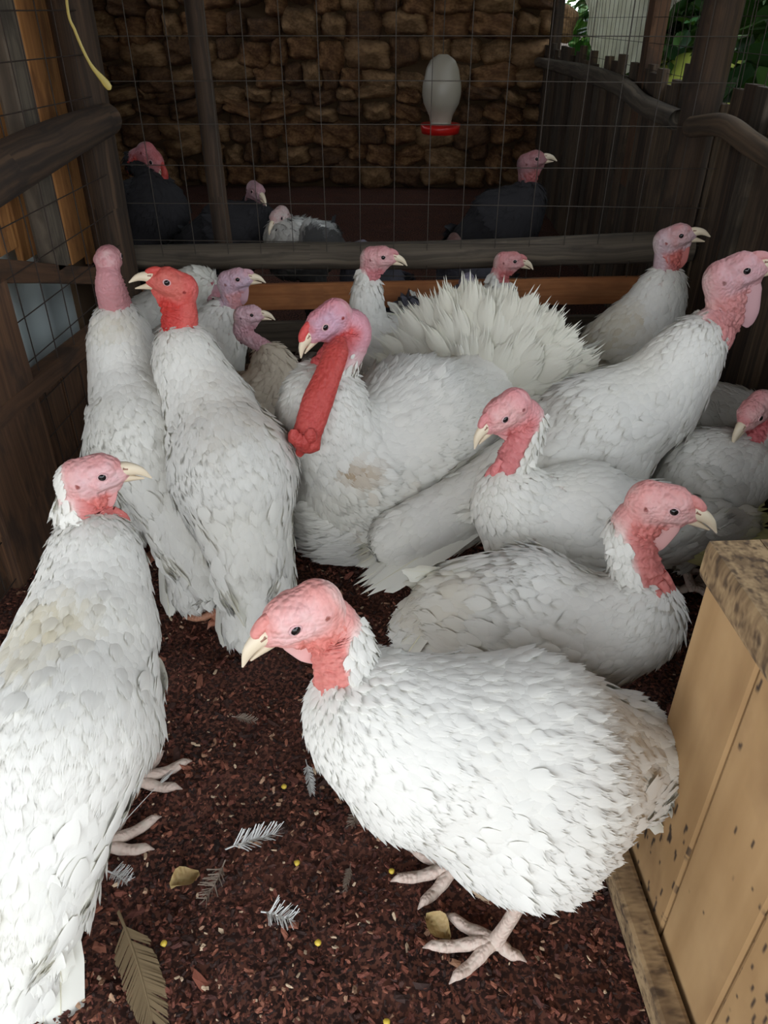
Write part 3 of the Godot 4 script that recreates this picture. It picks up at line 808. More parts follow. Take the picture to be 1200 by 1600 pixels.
func tom() -> void:
	var T := at(735, 650, 1.78)
	var Mi := at(645, 690, 1.60)
	var B := at(560, 735, 1.48)
	var stain := lin(168, 136, 92)
	var wattle := func(g: Geo, _hx: Transform3D) -> void: pass
	var root := turkey({"label": "big strutting white tom with long red neck wattle, dangling snood and fanned tail", "T": T, "M": Mi, "B": B, "r": [0.145, 0.170, 0.120],
		"tail": at(800, 520, 1.86), "tn": 2, "spread": 0.1, "neck": [at(505, 650, 1.45), at(515, 590, 1.46)], "nr": [0.090, 0.052, 0.036], "sk": 0.42,
		"head": at(512, 500, 1.47), "beak": at(462, 540, 1.43), "kind": "hen", "hs": 1.08, "snood": 0.022, "snood_side": 0.004, "skin": lin(206, 150, 160), "car": lin(206, 82, 78), "face": lin(196, 160, 176), "nape": 0.2,
		"lift": 0.17, "size": 1.25, "plume_mesh": M.shaggy, "dense": 1.0, "wing_turn": 12.0, "stains_and_sun": [[at(545, 735, 1.36), 0.035, stain, 0.8], [at(610, 800, 1.40), 0.06, lin(206, 176, 130), 0.4], [at(480, 640, 1.42), 0.06, lin(220, 206, 180), 0.4]],
		"lumps": [[at(540, 800, 1.48), at(600, 810, 1.50), 0.115, 0.12]], "back": 0.4})
	var base := root.position
	# the long red wattle down the front of the neck
	var wg := Geo.new()
	var pts := [at(532, 530, 1.445), at(522, 560, 1.405), at(510, 592, 1.372), at(492, 640, 1.335), at(478, 685, 1.31), at(466, 712, 1.305)]
	tube(wg, spline(pts, 70), [0.0, 0.010, 0.12, 0.021, 0.5, 0.028, 0.75, 0.025, 0.84, 0.031, 0.9, 0.02, 0.93, 0.010, 1.0, 0.006], 34, lin(200, 70, 62), Vector3(1, 0, 0), [0.0, 0.7], 0.3, 30.0)
	for e in [[468, 690], [486, 683], [478, 693], [460, 684]]:
		var c := at(e[0], e[1], 1.295)
		tube(wg, PackedVector3Array([c + Vector3(0, 0.018, 0), c + Vector3(0, 0.010, 0.004), c - Vector3(0, 0.002, -0.004), c - Vector3(0, 0.013, 0)]), [0.0, 0.006, 0.4, 0.013, 0.7, 0.012, 1.0, 0.003], 10, lin(204, 50, 46), Vector3(1, 0, 0))
	for i in wg.v.size():
		var k := -cell.get_noise_3dv(wg.v[i] * 1000.0) - 0.5
		wg.v[i] += Vector3(-0.3, 0.1, 0.9) * k * 0.006
		wg.c[i] = lin(196, 84, 76).lerp(lin(168, 52, 46), clampf(0.5 - k, 0.0, 1.0))
	shift(wg, base)
	part("wattle", wg.to(ArrayMesh.new(), M.skin), root)
	# the fan
	var c0 := at(760, 640, 1.80)
	var ax := (Vector3(-0.45, 0.10, 0.85)).normalized()        # the fan faces this way
	var upv := (Vector3.UP - ax * ax.y).normalized()
	for ring in 3:
		var n: int = [30, 34, 30][ring]
		for k in n:
			var a := deg_to_rad(lerpf(-96.0, 96.0, (k + 0.5) / n) + rng.randf_range(-7.0, 7.0))
			var dir := upv.rotated(ax, a)
			dir = (dir - ax * [0.16, -0.02, -0.2][ring] * rng.randf_range(0.5, 1.4)).normalized()
			var q := part("tail_feather", [M.quill_ragged, M.quill, M.quill_ragged][(k + ring) % 3], root)
			var ln: float = [0.275, 0.24, 0.18][ring] * rng.randf_range(0.74, 1.12)
			q.transform = Transform3D(frame(ax.rotated(dir, rng.randf_range(-0.5, 0.5)), dir, [0.032, 0.036, 0.042][ring] * rng.randf_range(0.7, 1.1), 0.10, ln), c0 + dir * 0.02 + ax * ring * 0.02 - base)
	var xf: Array[Transform3D] = []
	var cl := PackedColorArray()
	for i in 1300:
		var a := deg_to_rad(rng.randf_range(-104.0, 104.0))
		var rad := 0.02 + 0.215 * sqrt(rng.randf())
		var dir := upv.rotated(ax, a)
		var p := c0 + dir * rad + ax * (0.045 - rad * 0.10 + rng.randf() * 0.03) - base
		var ln := rng.randf_range(0.06, 0.13) * (1.0 - rad * 0.8)
		place_feather(xf, cl, p, ax, dir.rotated(ax, rng.randfn(0.0, 0.14)), ln, rng.randfn(0.02, 0.10), feather_tone(p, lin(236, 233, 218), []))
	multi("fan_plumage", M.wisp, xf, cl, root)

# ------------------------------------------------------------------ the pen
const LEFT := -0.92
const RIGHT := 0.88
const FENCE := 2.50
const BACK := 6.4
const REAR_LEFT := -2.6

func onx(px: float, py: float, x: float) -> Vector3:          # the point on a pixel's ray that lies on a side wall
	var ray := cam_basis * Vector3((px - 600.0) / FOCAL, -(py - 800.0) / FOCAL, -1.0)
	return cam_pos + ray * (x / ray.x)

# a sawn or split board from a to b: a rounded-rectangle section with a slightly wandering edge
func board(a: Vector3, b: Vector3, face: Vector3, width: float, thick: float, wander: float, m: Material, segs := 5) -> ArrayMesh:
	var g := Geo.new()
	var t := (b - a).normalized()
	var n := (face - t * face.dot(t)).normalized()
	var sd := t.cross(n)
	var sec := [[-1, -0.7], [-0.93, -1], [0.93, -1], [1, -0.7], [1, 0.7], [0.93, 1], [-0.93, 1], [-1, 0.7]]
	var off := rng.randf() * 7.0
	var len := a.distance_to(b)
	for i in segs + 1:
		var f := float(i) / segs
		var wl := 1.0 + wander * noise.get_noise_2d(f * len * 220.0, off * 300.0)
		var wr := 1.0 + wander * noise.get_noise_2d(f * len * 220.0 + 900.0, off * 300.0)
		for e in sec:
			g.put(a.lerp(b, f) + sd * e[0] * width * 0.5 * (wl if e[0] < 0 else wr) + n * e[1] * thick * 0.5, Color.WHITE, Vector2(f * len + off, (e[0] + e[1] * 0.3) * width * 0.5 + off))
	var e0 := g.put(a, Color.WHITE, Vector2(off, off))
	var e1 := g.put(b, Color.WHITE, Vector2(off + len, off))
	g.rows(0, segs + 1, 8, true)
	g.fan(0, 8, e0, true)
	g.fan(segs * 8, 8, e1, false)
	return flat_shaded(g).to(ArrayMesh.new(), m)

func flat_shaded(g: Geo) -> Geo:
	var o := Geo.new()
	for i in g.ix:
		o.ix.append(o.put(g.v[i], g.c[i], g.uv[i]))
	return o

func log_mesh(pts: Array, r0: float, r1: float, m: Material, rough := 0.22) -> ArrayMesh:
	var g := Geo.new()
	tube(g, spline(pts, 22), [0.0, r0, 1.0, r1], 14, Color.WHITE, Vector3(0.2, 0.5, 0.8), [0.0, 1.0], rough, 1.6)
	return g.to(ArrayMesh.new(), m)

func wire(g: Geo, a: Vector3, b: Vector3, r: float) -> void:
	var mid := a.lerp(b, 0.5) + Vector3(rng.randfn(), rng.randfn(), rng.randfn()) * 0.004
	tube(g, spline([a, mid, b], 7), [0.0, r], 5, Color.WHITE, Vector3(0.31, 0.2, 0.93), [0.0, 1.0], 0.0, 1.0, false)

func wire_mesh(o: Vector3, u: Vector3, v: Vector3, nu: int, nv: int, m: Material, r := 0.0013) -> ArrayMesh:
	var g := Geo.new()
	for i in nu + 1: wire(g, o + u * (float(i) / nu), o + u * (float(i) / nu) + v, r)
	for i in nv + 1: wire(g, o + v * (float(i) / nv), o + v * (float(i) / nv) + u, r)
	return g.to(ArrayMesh.new(), m)

func setting() -> void:
	var bark := wood(srgb(42, 31, 21), srgb(80, 60, 42), srgb(28, 21, 15), 0.5)
	var amber := wood(srgb(150, 98, 52), srgb(196, 138, 78), srgb(96, 60, 34), 0.45)
	var mud := wood(srgb(70, 48, 32), srgb(112, 80, 54), srgb(46, 34, 26), 0.6)
	var grey := wood(srgb(70, 62, 52), srgb(112, 100, 84), srgb(50, 44, 36), 0.5)
	var fresh := wood(srgb(150, 92, 52), srgb(184, 122, 74), srgb(110, 70, 42), 0.3)
	var rust := mat(srgb(52, 40, 32), 0.75)
	var steel := mat(srgb(66, 58, 50), 0.7)
	# ground
	var fl := structure("floor", "dark reddish-brown earth floor under bark litter")
	var fg := Geo.new()
	var nx := 80
	var nz := 130
	for j in nz + 1:
		for i in nx + 1:
			var x := lerpf(REAR_LEFT, 1.0, float(i) / nx)
			var z := lerpf(0.4, -BACK - 0.2, float(j) / nz)
			fg.put(Vector3(x, -0.012 + 0.010 * noise.get_noise_2d(x * 500.0, z * 500.0) + 0.004 * noise.get_noise_2d(x * 2400.0, z * 2400.0), z), Color.WHITE, Vector2(x, z))
	fg.rows(0, nz + 1, nx + 1, false)
	for i in range(0, fg.ix.size(), 3):
		var sw := fg.ix[i + 1]
		fg.ix[i + 1] = fg.ix[i + 2]; fg.ix[i + 2] = sw
	var earth := func(u: float, v: float) -> Color:
		var a := wrapn(noise, u, v, 260.0, 260.0) * 0.5 + wrapn(noise, u, v, 2600.0, 2600.0) * 0.5
		var b := wrapn(noise, u + 3.3, v + 1.7, 5200.0, 5200.0)
		var c := srgb(44, 27, 22).lerp(srgb(86, 50, 38), clampf(0.45 + a, 0.0, 1.0))
		return c.lerp(srgb(118, 74, 58), clampf(b * 1.6 - 0.5, 0.0, 1.0))
	var earth_m := mat(Color.WHITE, 0.95, picture(512, 512, earth))
	earth_m.uv1_scale = Vector3(1.6, 1.6, 1)
	part("earth", fg.to(ArrayMesh.new(), earth_m), fl)
	var yard := Geo.new()
	yard.box(Vector3(-9, -0.3, -12), Vector3(9, -0.04, 9))
	part("yard_ground", yard.to(ArrayMesh.new(), mat(srgb(120, 104, 84), 0.95)), fl)
	# roof, out of sight overhead, open at the front
	var roof := structure("ceiling", "low iron roof over the pen")
	var rg := Geo.new()
	rg.box(Vector3(REAR_LEFT - 0.2, 2.10, -BACK - 0.3), Vector3(1.25, 2.14, 1.7))  # unseen front overhang lengthened to hold back daylight on the nearest birds
	part("roof_sheet", rg.to(ArrayMesh.new(), mat(srgb(96, 88, 80), 0.7)), roof)
	for z in [1.5, 0.6, -0.6, -1.8, -3.0, -4.2, -5.4]:
		part("rafter", board(Vector3(REAR_LEFT, 2.06, z), Vector3(1.25, 2.06, z), Vector3.UP, 0.05, 0.07, 0.1, bark), roof)
	# ---- left wall
	var wl := structure("wall_left", "left wall of amber boards behind a timber frame with rusty wire mesh")
	var z := -0.25
	while z > -FENCE - 0.04:                                     # the boards outside the frame
		var w := rng.randf_range(0.13, 0.19)
		var low := 0.55 - (-z - w * 0.5 - 1.97) * 0.29
		part("plank", board(Vector3(LEFT - 0.15, low, z - w * 0.5), Vector3(LEFT - 0.15 + rng.randf_range(-0.008, 0.008), 2.1, z - w * 0.5), Vector3.RIGHT, w - 0.006, 0.02, 0.05, amber), wl)
		z -= w
	var lp := at(104, -20, 2.40)
	var lq := at(200, 500, 2.40)
	part("corner_post", log_mesh([lq + (lq - lp).normalized() * lq.y / absf((lq - lp).normalized().y) * 1.0, lq, lp, lp + (lp - lq).normalized() * (2.08 - lp.y)], 0.066, 0.056, bark, 0.16), wl)
	var a := onx(-90, 330, LEFT + 0.06)
	var b := onx(168, 186, LEFT + 0.05)
	a = b + (a - b) * 2.1
	part("log_rail", log_mesh([a, a.lerp(b, 0.7) + Vector3(0, 0.012, 0), b], 0.066, 0.042, bark), wl)
	var sp := onx(38, 200, LEFT - 0.05)
	part("post", board(Vector3(sp.x, 0.54, sp.z), Vector3(sp.x, 2.08, sp.z), Vector3.RIGHT, 0.085, 0.05, 0.12, grey), wl)
	part("post", board(Vector3(LEFT + 0.002, -0.01, -1.50), Vector3(LEFT + 0.002, 0.62, -1.50), Vector3.RIGHT, 0.30, 0.04, 0.05, mud), wl)
	var e0 := onx(-60, 420, LEFT - 0.05)
	var e1 := onx(172, 432, LEFT - 0.05)
	part("ledge", board(e0, e1, Vector3.RIGHT, 0.050, 0.05, 0.2, mud), wl)
	var g0 := onx(-60, 690, LEFT)
	var g1 := onx(175, 500, LEFT)
	part("sill", board(g0, g1, Vector3.RIGHT, 0.045, 0.05, 0.15, mud), wl)
	# corrugated sheet outside the low opening
	var cg := Geo.new()
	for i in 61:
		for j in 2:
			cg.put(Vector3(LEFT - 0.20 + 0.010 * sin(i * 0.9), 0.05 + j * 0.65, -0.9 - i * 0.026))
	cg.rows(0, 61, 2, false)
	var zinc_fn := func(u: float, v: float) -> Color:
		return srgb(170, 184, 180).lerp(srgb(212, 220, 218), clampf(0.5 + wrapn(noise, u, v, 300.0, 300.0), 0.0, 1.0))
	var zinc := mat(Color.WHITE, 0.5, picture(64, 64, zinc_fn))
	zinc.metallic = 0.2
	part("corrugated_sheet", cg.to(ArrayMesh.new(), zinc), wl)
	z = -0.2
	while z > -FENCE + 0.06:                                    # low boards under the sill
		var w := rng.randf_range(0.11, 0.17)
		var top := lerpf(g0.y, g1.y, clampf((z - w * 0.5 - g0.z) / (g1.z - g0.z), -0.3, 1.0)) - 0.02
		part("plank", board(Vector3(LEFT - 0.015, -0.02, z - w * 0.5), Vector3(LEFT - 0.015, top, z - w * 0.5), Vector3.RIGHT, w - 0.006, 0.018, 0.08, mud), wl)
		z -= w
	part("wire_mesh", wire_mesh(Vector3(LEFT + 0.012, 0.02, -0.3), Vector3(0, 0, -2.1), Vector3(0, 2.0, 0), 21, 20, rust, 0.0015), wl)
	# ---- back wall of rubble stone
	var wb := structure("wall_back", "back wall of rough brown rubble stones set in mud mortar")
	var mg := Geo.new()
	mg.box(Vector3(REAR_LEFT - 0.2, -0.05, -BACK - 0.30), Vector3(RIGHT + 0.04, 2.1, -BACK - 0.02))
	part("mortar", mg.to(ArrayMesh.new(), mat(srgb(84, 64, 42), 0.95)), wb)
	var stones := []
	for k in 6: stones.append(stone_mesh(k))
	for e in [[Vector3(0, 0, -BACK), Vector3.RIGHT, REAR_LEFT, RIGHT + 0.02], [Vector3(REAR_LEFT, 0, 0), Vector3(0, 0, 1), -BACK, -FENCE + 0.1]]:
		var y := 0.0
		while y < (1.9 if e[0].x == 0.0 else 1.6):
			var h := rng.randf_range(0.09, 0.17)
			var x: float = e[2] + rng.randf() * 0.1
			while x < e[3]:
				var w := rng.randf_range(0.12, 0.34)
				var st := part("stone", stones[rng.randi() % 6], wb)
				var turn := Basis(Vector3.UP, 0.0 if e[0].x == 0.0 else PI / 2.0) * Basis(Vector3(0, 0, 1), rng.randf_range(-0.3, 0.3))
				st.transform = Transform3D(turn * Basis.from_scale(Vector3(w * 1.05, h * rng.randf_range(0.9, 1.35), rng.randf_range(0.08, 0.2))), Vector3(e[0]) + Vector3(e[1]) * (x + w * 0.5) + Vector3(0, y + h * 0.5 + rng.randfn() * 0.02, 0))
				x += w
			y += h
	var sg := Geo.new()
	sg.box(Vector3(REAR_LEFT - 0.25, -0.05, -BACK), Vector3(REAR_LEFT - 0.02, 1.72, -FENCE + 0.12))
	part("mortar", sg.to(ArrayMesh.new(), mat(srgb(84, 64, 42), 0.95)), wb)
	var fgp := Geo.new()                                       # the rear pen's front wall, left of the divider
	fgp.box(Vector3(REAR_LEFT - 0.2, -0.05, -FENCE - 0.02), Vector3(LEFT - 0.17, 2.1, -FENCE + 0.1))
	part("return_wall", fgp.to(ArrayMesh.new(), mat(srgb(84, 64, 42), 0.95)), wb)
	# ---- divider fence
	var fe := thing("divider_fence", "low divider of log rail, bare planks and square wire mesh between two pens", "fence", Vector3(0, 0, -FENCE))
	var o := Vector3(0, 0, -FENCE)
	part("log_rail", log_mesh([at(190, 402, FENCE) - o, at(420, 400, FENCE) - o, at(700, 398, FENCE) - o, at(1080, 384, FENCE) - o], 0.036, 0.046, grey), fe)
	part("plank", board(at(200, 468, FENCE - 0.03) - o, at(1010, 452, FENCE - 0.03) - o, Vector3(0, 0, 1), 0.085, 0.024, 0.05, fresh), fe)
	part("plank", board(at(200, 530, FENCE - 0.03) - o, at(1010, 515, FENCE - 0.03) - o, Vector3(0, 0, 1), 0.105, 0.024, 0.05, grey), fe)
	part("plank", board(at(200, 592, FENCE - 0.03) - o, at(1010, 585, FENCE - 0.03) - o, Vector3(0, 0, 1), 0.10, 0.024, 0.05, mud), fe)
	var q0 := at(300, -20, FENCE + 0.08)
	var q1 := at(352, 400, FENCE + 0.08)
	part("post", log_mesh([Vector3(q1.x + 0.02, 0, q1.z) - o, q1 - o, q0 - o, q0 + (q0 - q1).normalized() * (2.08 - q0.y) - o], 0.030, 0.028, bark), fe)
	part("wire_mesh", wire_mesh(Vector3(LEFT, 0.40, 0.035), Vector3(RIGHT - LEFT, 0, 0), Vector3(0, 1.65, 0), 17, 15, steel, 0.0013), fe)
	# ---- right wall of split slabs with an opening above
	var wr := structure("wall_right", "right wall of dark vertical split slabs with a wire-meshed opening above")
	z = 0.2
	var slab := wood(srgb(52, 44, 36), srgb(96, 84, 68), srgb(40, 32, 26), 0.6)
	var slab2 := wood(srgb(64, 52, 40), srgb(110, 90, 68), srgb(44, 34, 26), 0.6)
	while z > -BACK - 0.05:
		var w := rng.randf_range(0.08, 0.14)
		var top := 0.93 + rng.randf_range(-0.04, 0.05)
		part("plank", board(Vector3(RIGHT + rng.randf_range(0.0, 0.015), -0.02, z - w * 0.5), Vector3(RIGHT + rng.randf_range(0.0, 0.02), top, z - w * 0.5 + rng.randfn() * 0.008), Vector3.LEFT, w * 0.96, 0.024, 0.18, [slab, slab2, bark][rng.randi() % 3]), wr)
		z -= w
	var rp := onx(1088, 200, RIGHT - 0.06)
	part("post", log_mesh([Vector3(rp.x - 0.01, 0, rp.z), Vector3(rp.x, 0.8, rp.z), Vector3(rp.x + 0.03, 2.08, rp.z)], 0.058, 0.052, bark, 0.14), wr)
	var rp2 := onx(1022, 60, RIGHT + 0.03)
	part("post", board(Vector3(rp2.x, 0.5, rp2.z), Vector3(rp2.x, 2.08, rp2.z), Vector3.LEFT, 0.10, 0.06, 0.1, mud), wr)
	var r3 := onx(872, 20, RIGHT + 0.03)
	part("post", board(Vector3(r3.x, 0.5, r3.z), Vector3(r3.x, 2.08, r3.z), Vector3.LEFT, 0.16, 0.06, 0.1, bark), wr)
	part("branch_rail", log_mesh([onx(820, 92, RIGHT - 0.04), onx(900, 110, RIGHT - 0.05), onx(965, 132, RIGHT - 0.05), onx(1005, 163, RIGHT - 0.04), onx(1060, 188, RIGHT - 0.05)], 0.036, 0.030, grey), wr)
	part("branch_rail", log_mesh([onx(1082, 198, RIGHT - 0.10), onx(1130, 196, RIGHT - 0.11), onx(1175, 226, RIGHT - 0.10), onx(1215, 250, RIGHT - 0.09), onx(1400, 350, RIGHT - 0.06)], 0.028, 0.026, slab2), wr)
	part("wire_mesh", wire_mesh(Vector3(RIGHT + 0.005, 0.85, 0.2), Vector3(0, 0, -6.6), Vector3(0, 1.2, 0), 80, 14, rust, 0.0011), wr)
	outside()
	feeder()
	litter()
	drinker(at(690, 148, 4.0))
	# a dry yellow leaf strip hanging from the roof by the corner post
	var ls := Geo.new()
	tube(ls, spline([at(96, -200, 1.9), at(104, 0, 1.9), at(118, 50, 1.9), at(140, 98, 1.9), at(162, 126, 1.9), at(173, 140, 1.9)], 30), [0.0, 0.003, 0.6, 0.0035, 0.85, 0.009, 0.97, 0.007, 1.0, 0.002], 8, lin(190, 172, 96), Vector3(1, 0.3, 0), [0.0, 0.2])
	var leaf := part(numbered("dry_leaf_strip"), ls.to(ArrayMesh.new(), M.horn), self)
	tag(leaf, "thin dry yellow leaf strip dangling beside the dark corner post", "leaf")

func stone_mesh(k: int) -> ArrayMesh:
	var g := Geo.new()
	var nu := 9
	for i in nu:
		for j in nu:
			var u := float(i) / (nu - 1) * 2.0 - 1.0
			var v := float(j) / (nu - 1) * 2.0 - 1.0
			var d := pow(pow(absf(u), 4.0) + pow(absf(v), 4.0), 0.25)
			var sq := 1.0 / maxf(1.0, d) * (1.0 + 0.18 * noise.get_noise_2d(u * 70.0 + k * 90.0, v * 70.0))
			var z := 0.5 * (1.0 - pow(minf(d, 1.0), 6.0)) + 0.35 * noise.get_noise_2d(u * 110.0 + k * 300.0, v * 110.0 + 70.0)
			g.put(Vector3(u * 0.5 * sq, v * 0.5 * sq, z if d < 0.98 else -0.2), Color.WHITE, Vector2(u * 0.3 + k * 0.37, v * 0.3 + k * 0.21))
	g.rows(0, nu, nu, false)
	for i in range(0, g.ix.size(), 3):
		var sw := g.ix[i + 1]
		g.ix[i + 1] = g.ix[i + 2]; g.ix[i + 2] = sw
	if k < 3 and not M.has("rock%d" % k):
		var tints := [[srgb(96, 64, 40), srgb(152, 112, 74)], [srgb(78, 54, 36), srgb(128, 94, 64)], [srgb(110, 82, 54), srgb(166, 130, 92)]]
		var fn := func(u: float, v: float) -> Color:
			var t := wrapn(noise, u, v, 260.0, 260.0) * 0.7 + wrapn(noise, u, v, 1400.0, 1400.0) * 0.5
			return (tints[k][0] as Color).lerp(tints[k][1], clampf(0.5 + t, 0.0, 1.0))
		M["rock%d" % k] = mat(Color.WHITE, 0.95, picture(128, 128, fn))
	return g.to(ArrayMesh.new(), M["rock%d" % (k % 3)])

func drinker(c: Vector3) -> void:
	var d := thing("poultry_drinker", "hanging white jar poultry drinker with a red base tray", "drinker", c)
	var jar := Geo.new()
	var pts := PackedVector3Array()
	for i in 24: pts.append(Vector3(0, -0.12 + 0.28 * i / 23.0, 0))
	tube(jar, pts, [0.0, 0.048, 0.12, 0.055, 0.3, 0.082, 0.45, 0.090, 0.6, 0.088, 0.62, 0.084, 0.8, 0.074, 0.93, 0.055, 1.0, 0.02], 24, lin(164, 156, 140), Vector3(1, 0, 0))
	part("jar", jar.to(ArrayMesh.new(), M.horn), d)
	var tr := Geo.new()
	tube(tr, PackedVector3Array([Vector3(0, -0.165, 0), Vector3(0, -0.16, 0), Vector3(0, -0.14, 0), Vector3(0, -0.12, 0), Vector3(0, -0.119, 0), Vector3(0, -0.135, 0)]), [0.0, 0.06, 0.2, 0.088, 0.6, 0.094, 0.8, 0.094, 0.9, 0.086, 1.0, 0.05], 28, lin(188, 30, 28), Vector3(1, 0, 0))
	part("tray", tr.to(ArrayMesh.new(), M.horn), d)
	var hk := Geo.new()
	tube(hk, PackedVector3Array([Vector3(0, 0.15, 0), Vector3(0, 0.2, 0.004), Vector3(0, 2.1 - c.y, 0)]), [0.0, 0.002], 5, lin(60, 54, 48), Vector3(1, 0, 0))
	part("hanger", hk.to(ArrayMesh.new(), M.horn), d)

func feeder() -> void:
	var ply := wood(srgb(170, 132, 88), srgb(196, 158, 112), srgb(150, 112, 74), 0.35)
	ply.uv1_scale = Vector3(1.0, 1.3, 1)
	var muck := func(u: float, v: float) -> Color:
		var a := wrapn(noise, u, v, 300.0, 700.0) + 0.6 * wrapn(noise, u, v, 1500.0, 1900.0) + 0.5 * wrapn(noise, u, v, 5000.0, 5000.0)
		var c := srgb(172, 144, 106).lerp(srgb(122, 98, 70), clampf(0.5 + a, 0.0, 1.0))
		return c.lerp(srgb(62, 48, 36), clampf(wrapn(noise, u + 0.2, v, 1800.0, 2600.0) * 1.8 + a * 0.6 - 0.3, 0.0, 1.0) * 0.75)
	var grimy := mat(Color.WHITE, 0.95, picture(256, 256, muck))
	grimy.uv1_scale = Vector3(2.5, 2.5, 1)
	var flecked := func(u: float, v: float) -> Color:
		var gr := wrapn(noise, u, v, 60.0, 1200.0) * 0.4 + wrapn(noise, u, v, 500.0, 700.0) * 0.35
		var c := srgb(168, 132, 88).lerp(srgb(192, 156, 110), clampf(0.5 + gr, 0.0, 1.0))
		c = c.lerp(srgb(140, 106, 70), clampf(wrapn(noise, u + 0.4, v, 260.0, 420.0) * 1.4 - 0.2, 0.0, 1.0) * 0.5)
		return c.lerp(srgb(60, 46, 34), clampf(wrapn(noise, u + 0.7, v + 0.3, 1500.0, 5200.0) * 9.0 - 8.6, 0.0, 1.0))
	ply.albedo_texture = picture(256, 256, flecked)
	var far := ground(985, 1335)
	var near := ground(1092, 1640)
	var e := Vector3(near.x - far.x, 0, near.z - far.z).normalized()
	var n := e.cross(Vector3.UP) * -1.0
	if n.x > 0.0: n = -n
	var H := 0.565
	var L := 0.55
	var bx := thing("feed_box", "tan plywood feed box with grimy trough rim standing on the litter", "box", far)
	var pw := L / 4.0
	for i in 4:
		var s := e * (pw * (i + 0.5))
		part("plank", board(s + Vector3(0, 0.0, 0), s + Vector3(0, H - 0.02, 0), n, pw - 0.0025, 0.016, 0.0, ply), bx)
	for i in 4:                                                # the far end, half hidden by the birds
		var s := -n * (0.05 + 0.095 * i)
		part("plank", board(s, s + Vector3(0, H - 0.02, 0), e, 0.093, 0.016, 0.0, ply), bx)
	part("skid", board(n * 0.034 + Vector3(0, 0.022, 0) - e * 0.01, n * 0.034 + Vector3(0, 0.022, 0) + e * L, n, 0.044, 0.036, 0.1, grimy), bx)
	# trough rim on top
	var y := Vector3(0, H + 0.002, 0)
	part("rim", board(y + n * 0.012 - n * 0.032 - e * 0.014, y + n * 0.012 - n * 0.032 + e * L, Vector3.UP, 0.064, 0.050, 0.12, grimy), bx)
	part("rim", board(y - n * 0.052 + e * 0.018, y - n * 0.39 + e * 0.018, Vector3.UP, 0.064, 0.050, 0.12, grimy), bx)
	part("rim", board(y - n * 0.425 - e * 0.014, y - n * 0.425 + e * L, Vector3.UP, 0.064, 0.050, 0.12, grimy), bx)
	part("rim", board(y - n * 0.052 + e * (L - 0.018), y - n * 0.39 + e * (L - 0.018), Vector3.UP, 0.064, 0.050, 0.12, grimy), bx)
	for i in 4:
		var s := -n * (0.05 + 0.095 * i) + e * L
		part("plank", board(s, s + Vector3(0, H - 0.02, 0), e, 0.093, 0.016, 0.0, ply), bx)
		var s2 := e * (pw * (i + 0.5)) - n * 0.41
		part("plank", board(s2, s2 + Vector3(0, H - 0.02, 0), n, pw - 0.0025, 0.016, 0.0, ply), bx)
	var fg := Geo.new()
	for i in 25:
		for j in 25:
			var p := -n * (0.04 + 0.37 * i / 24.0) + e * (0.03 + (L - 0.05) * j / 24.0)
			fg.put(p + Vector3(0, H - 0.030 + 0.02 * noise.get_noise_2d(i * 60.0, j * 60.0) + rng.randf() * 0.003, 0), Color.WHITE, Vector2(i * 0.03, j * 0.03))
	fg.rows(0, 25, 25, false)
	var mash := func(u: float, v: float) -> Color:
		return srgb(140, 122, 92).lerp(srgb(200, 186, 152), clampf(0.5 + wrapn(noise, u, v, 2400.0, 2400.0), 0.0, 1.0))
	part("mash", fg.to(ArrayMesh.new(), mat(Color.WHITE, 0.95, picture(128, 128, mash))), bx)

func multi(called: String, mesh: Mesh, xf: Array[Transform3D], cl: PackedColorArray, parent: Node3D) -> MultiMeshInstance3D:
	var mm := MultiMesh.new()
	mm.transform_format = MultiMesh.TRANSFORM_3D
	mm.use_colors = true
	mm.mesh = mesh
	mm.instance_count = xf.size()
	for i in xf.size():
		mm.set_instance_transform(i, xf[i])
		mm.set_instance_color(i, cl[i])
	var o := MultiMeshInstance3D.new()
	o.name = called
	o.multimesh = mm
	parent.add_child(o, true)
	o.set_meta("kind", "stuff")
	return o

func barbed(fluff: float, m: Material) -> ArrayMesh:          # a shed feather: shaft and separate barbs, 1 m along +z and 1 m wide
	var g := Geo.new()
	var shaft := PackedVector3Array()
	for r in 8: shaft.append(Vector3(0.06 * sin(r * 0.5), 0.05, r / 7.0 * 0.97))
	tube(g, shaft, [0.0, 0.05, 1.0, 0.012], 5, Color.WHITE)
	var n := 46
	for k in n * 2:
		var t := 0.16 + 0.82 * float(k / 2) / n
		if fluff == 0.0 and t < 0.8: continue
		if rng.randf() < 0.06 + fluff * 0.25: continue
		var sd := 1.0 if k % 2 else -1.0
		var w := ramp([0.0, 0.2, 0.2, 0.5, 0.6, 0.5, 1.0, 0.22], t) * rng.randf_range(1.0 - fluff * 0.5, 1.0 + fluff * 0.3)
		var a := Vector3(0.06 * sin(t * 3.5), 0.05, t)
		var b := a + Vector3(sd * w, rng.randf() * fluff * 0.9 - 0.04, 0.16 + rng.randf() * fluff * 0.12)
		var th := Vector3(0, 0, 0.016)
		var o := g.v.size()
		g.put(a - th); g.put(a + th); g.put(b + th * 0.7); g.put(b - th * 0.7)
		if sd > 0.0: g.tri(o, o + 1, o + 3); g.tri(o + 1, o + 2, o + 3)
		else: g.tri(o, o + 3, o + 1); g.tri(o + 1, o + 3, o + 2)
	return g.to(ArrayMesh.new(), m)

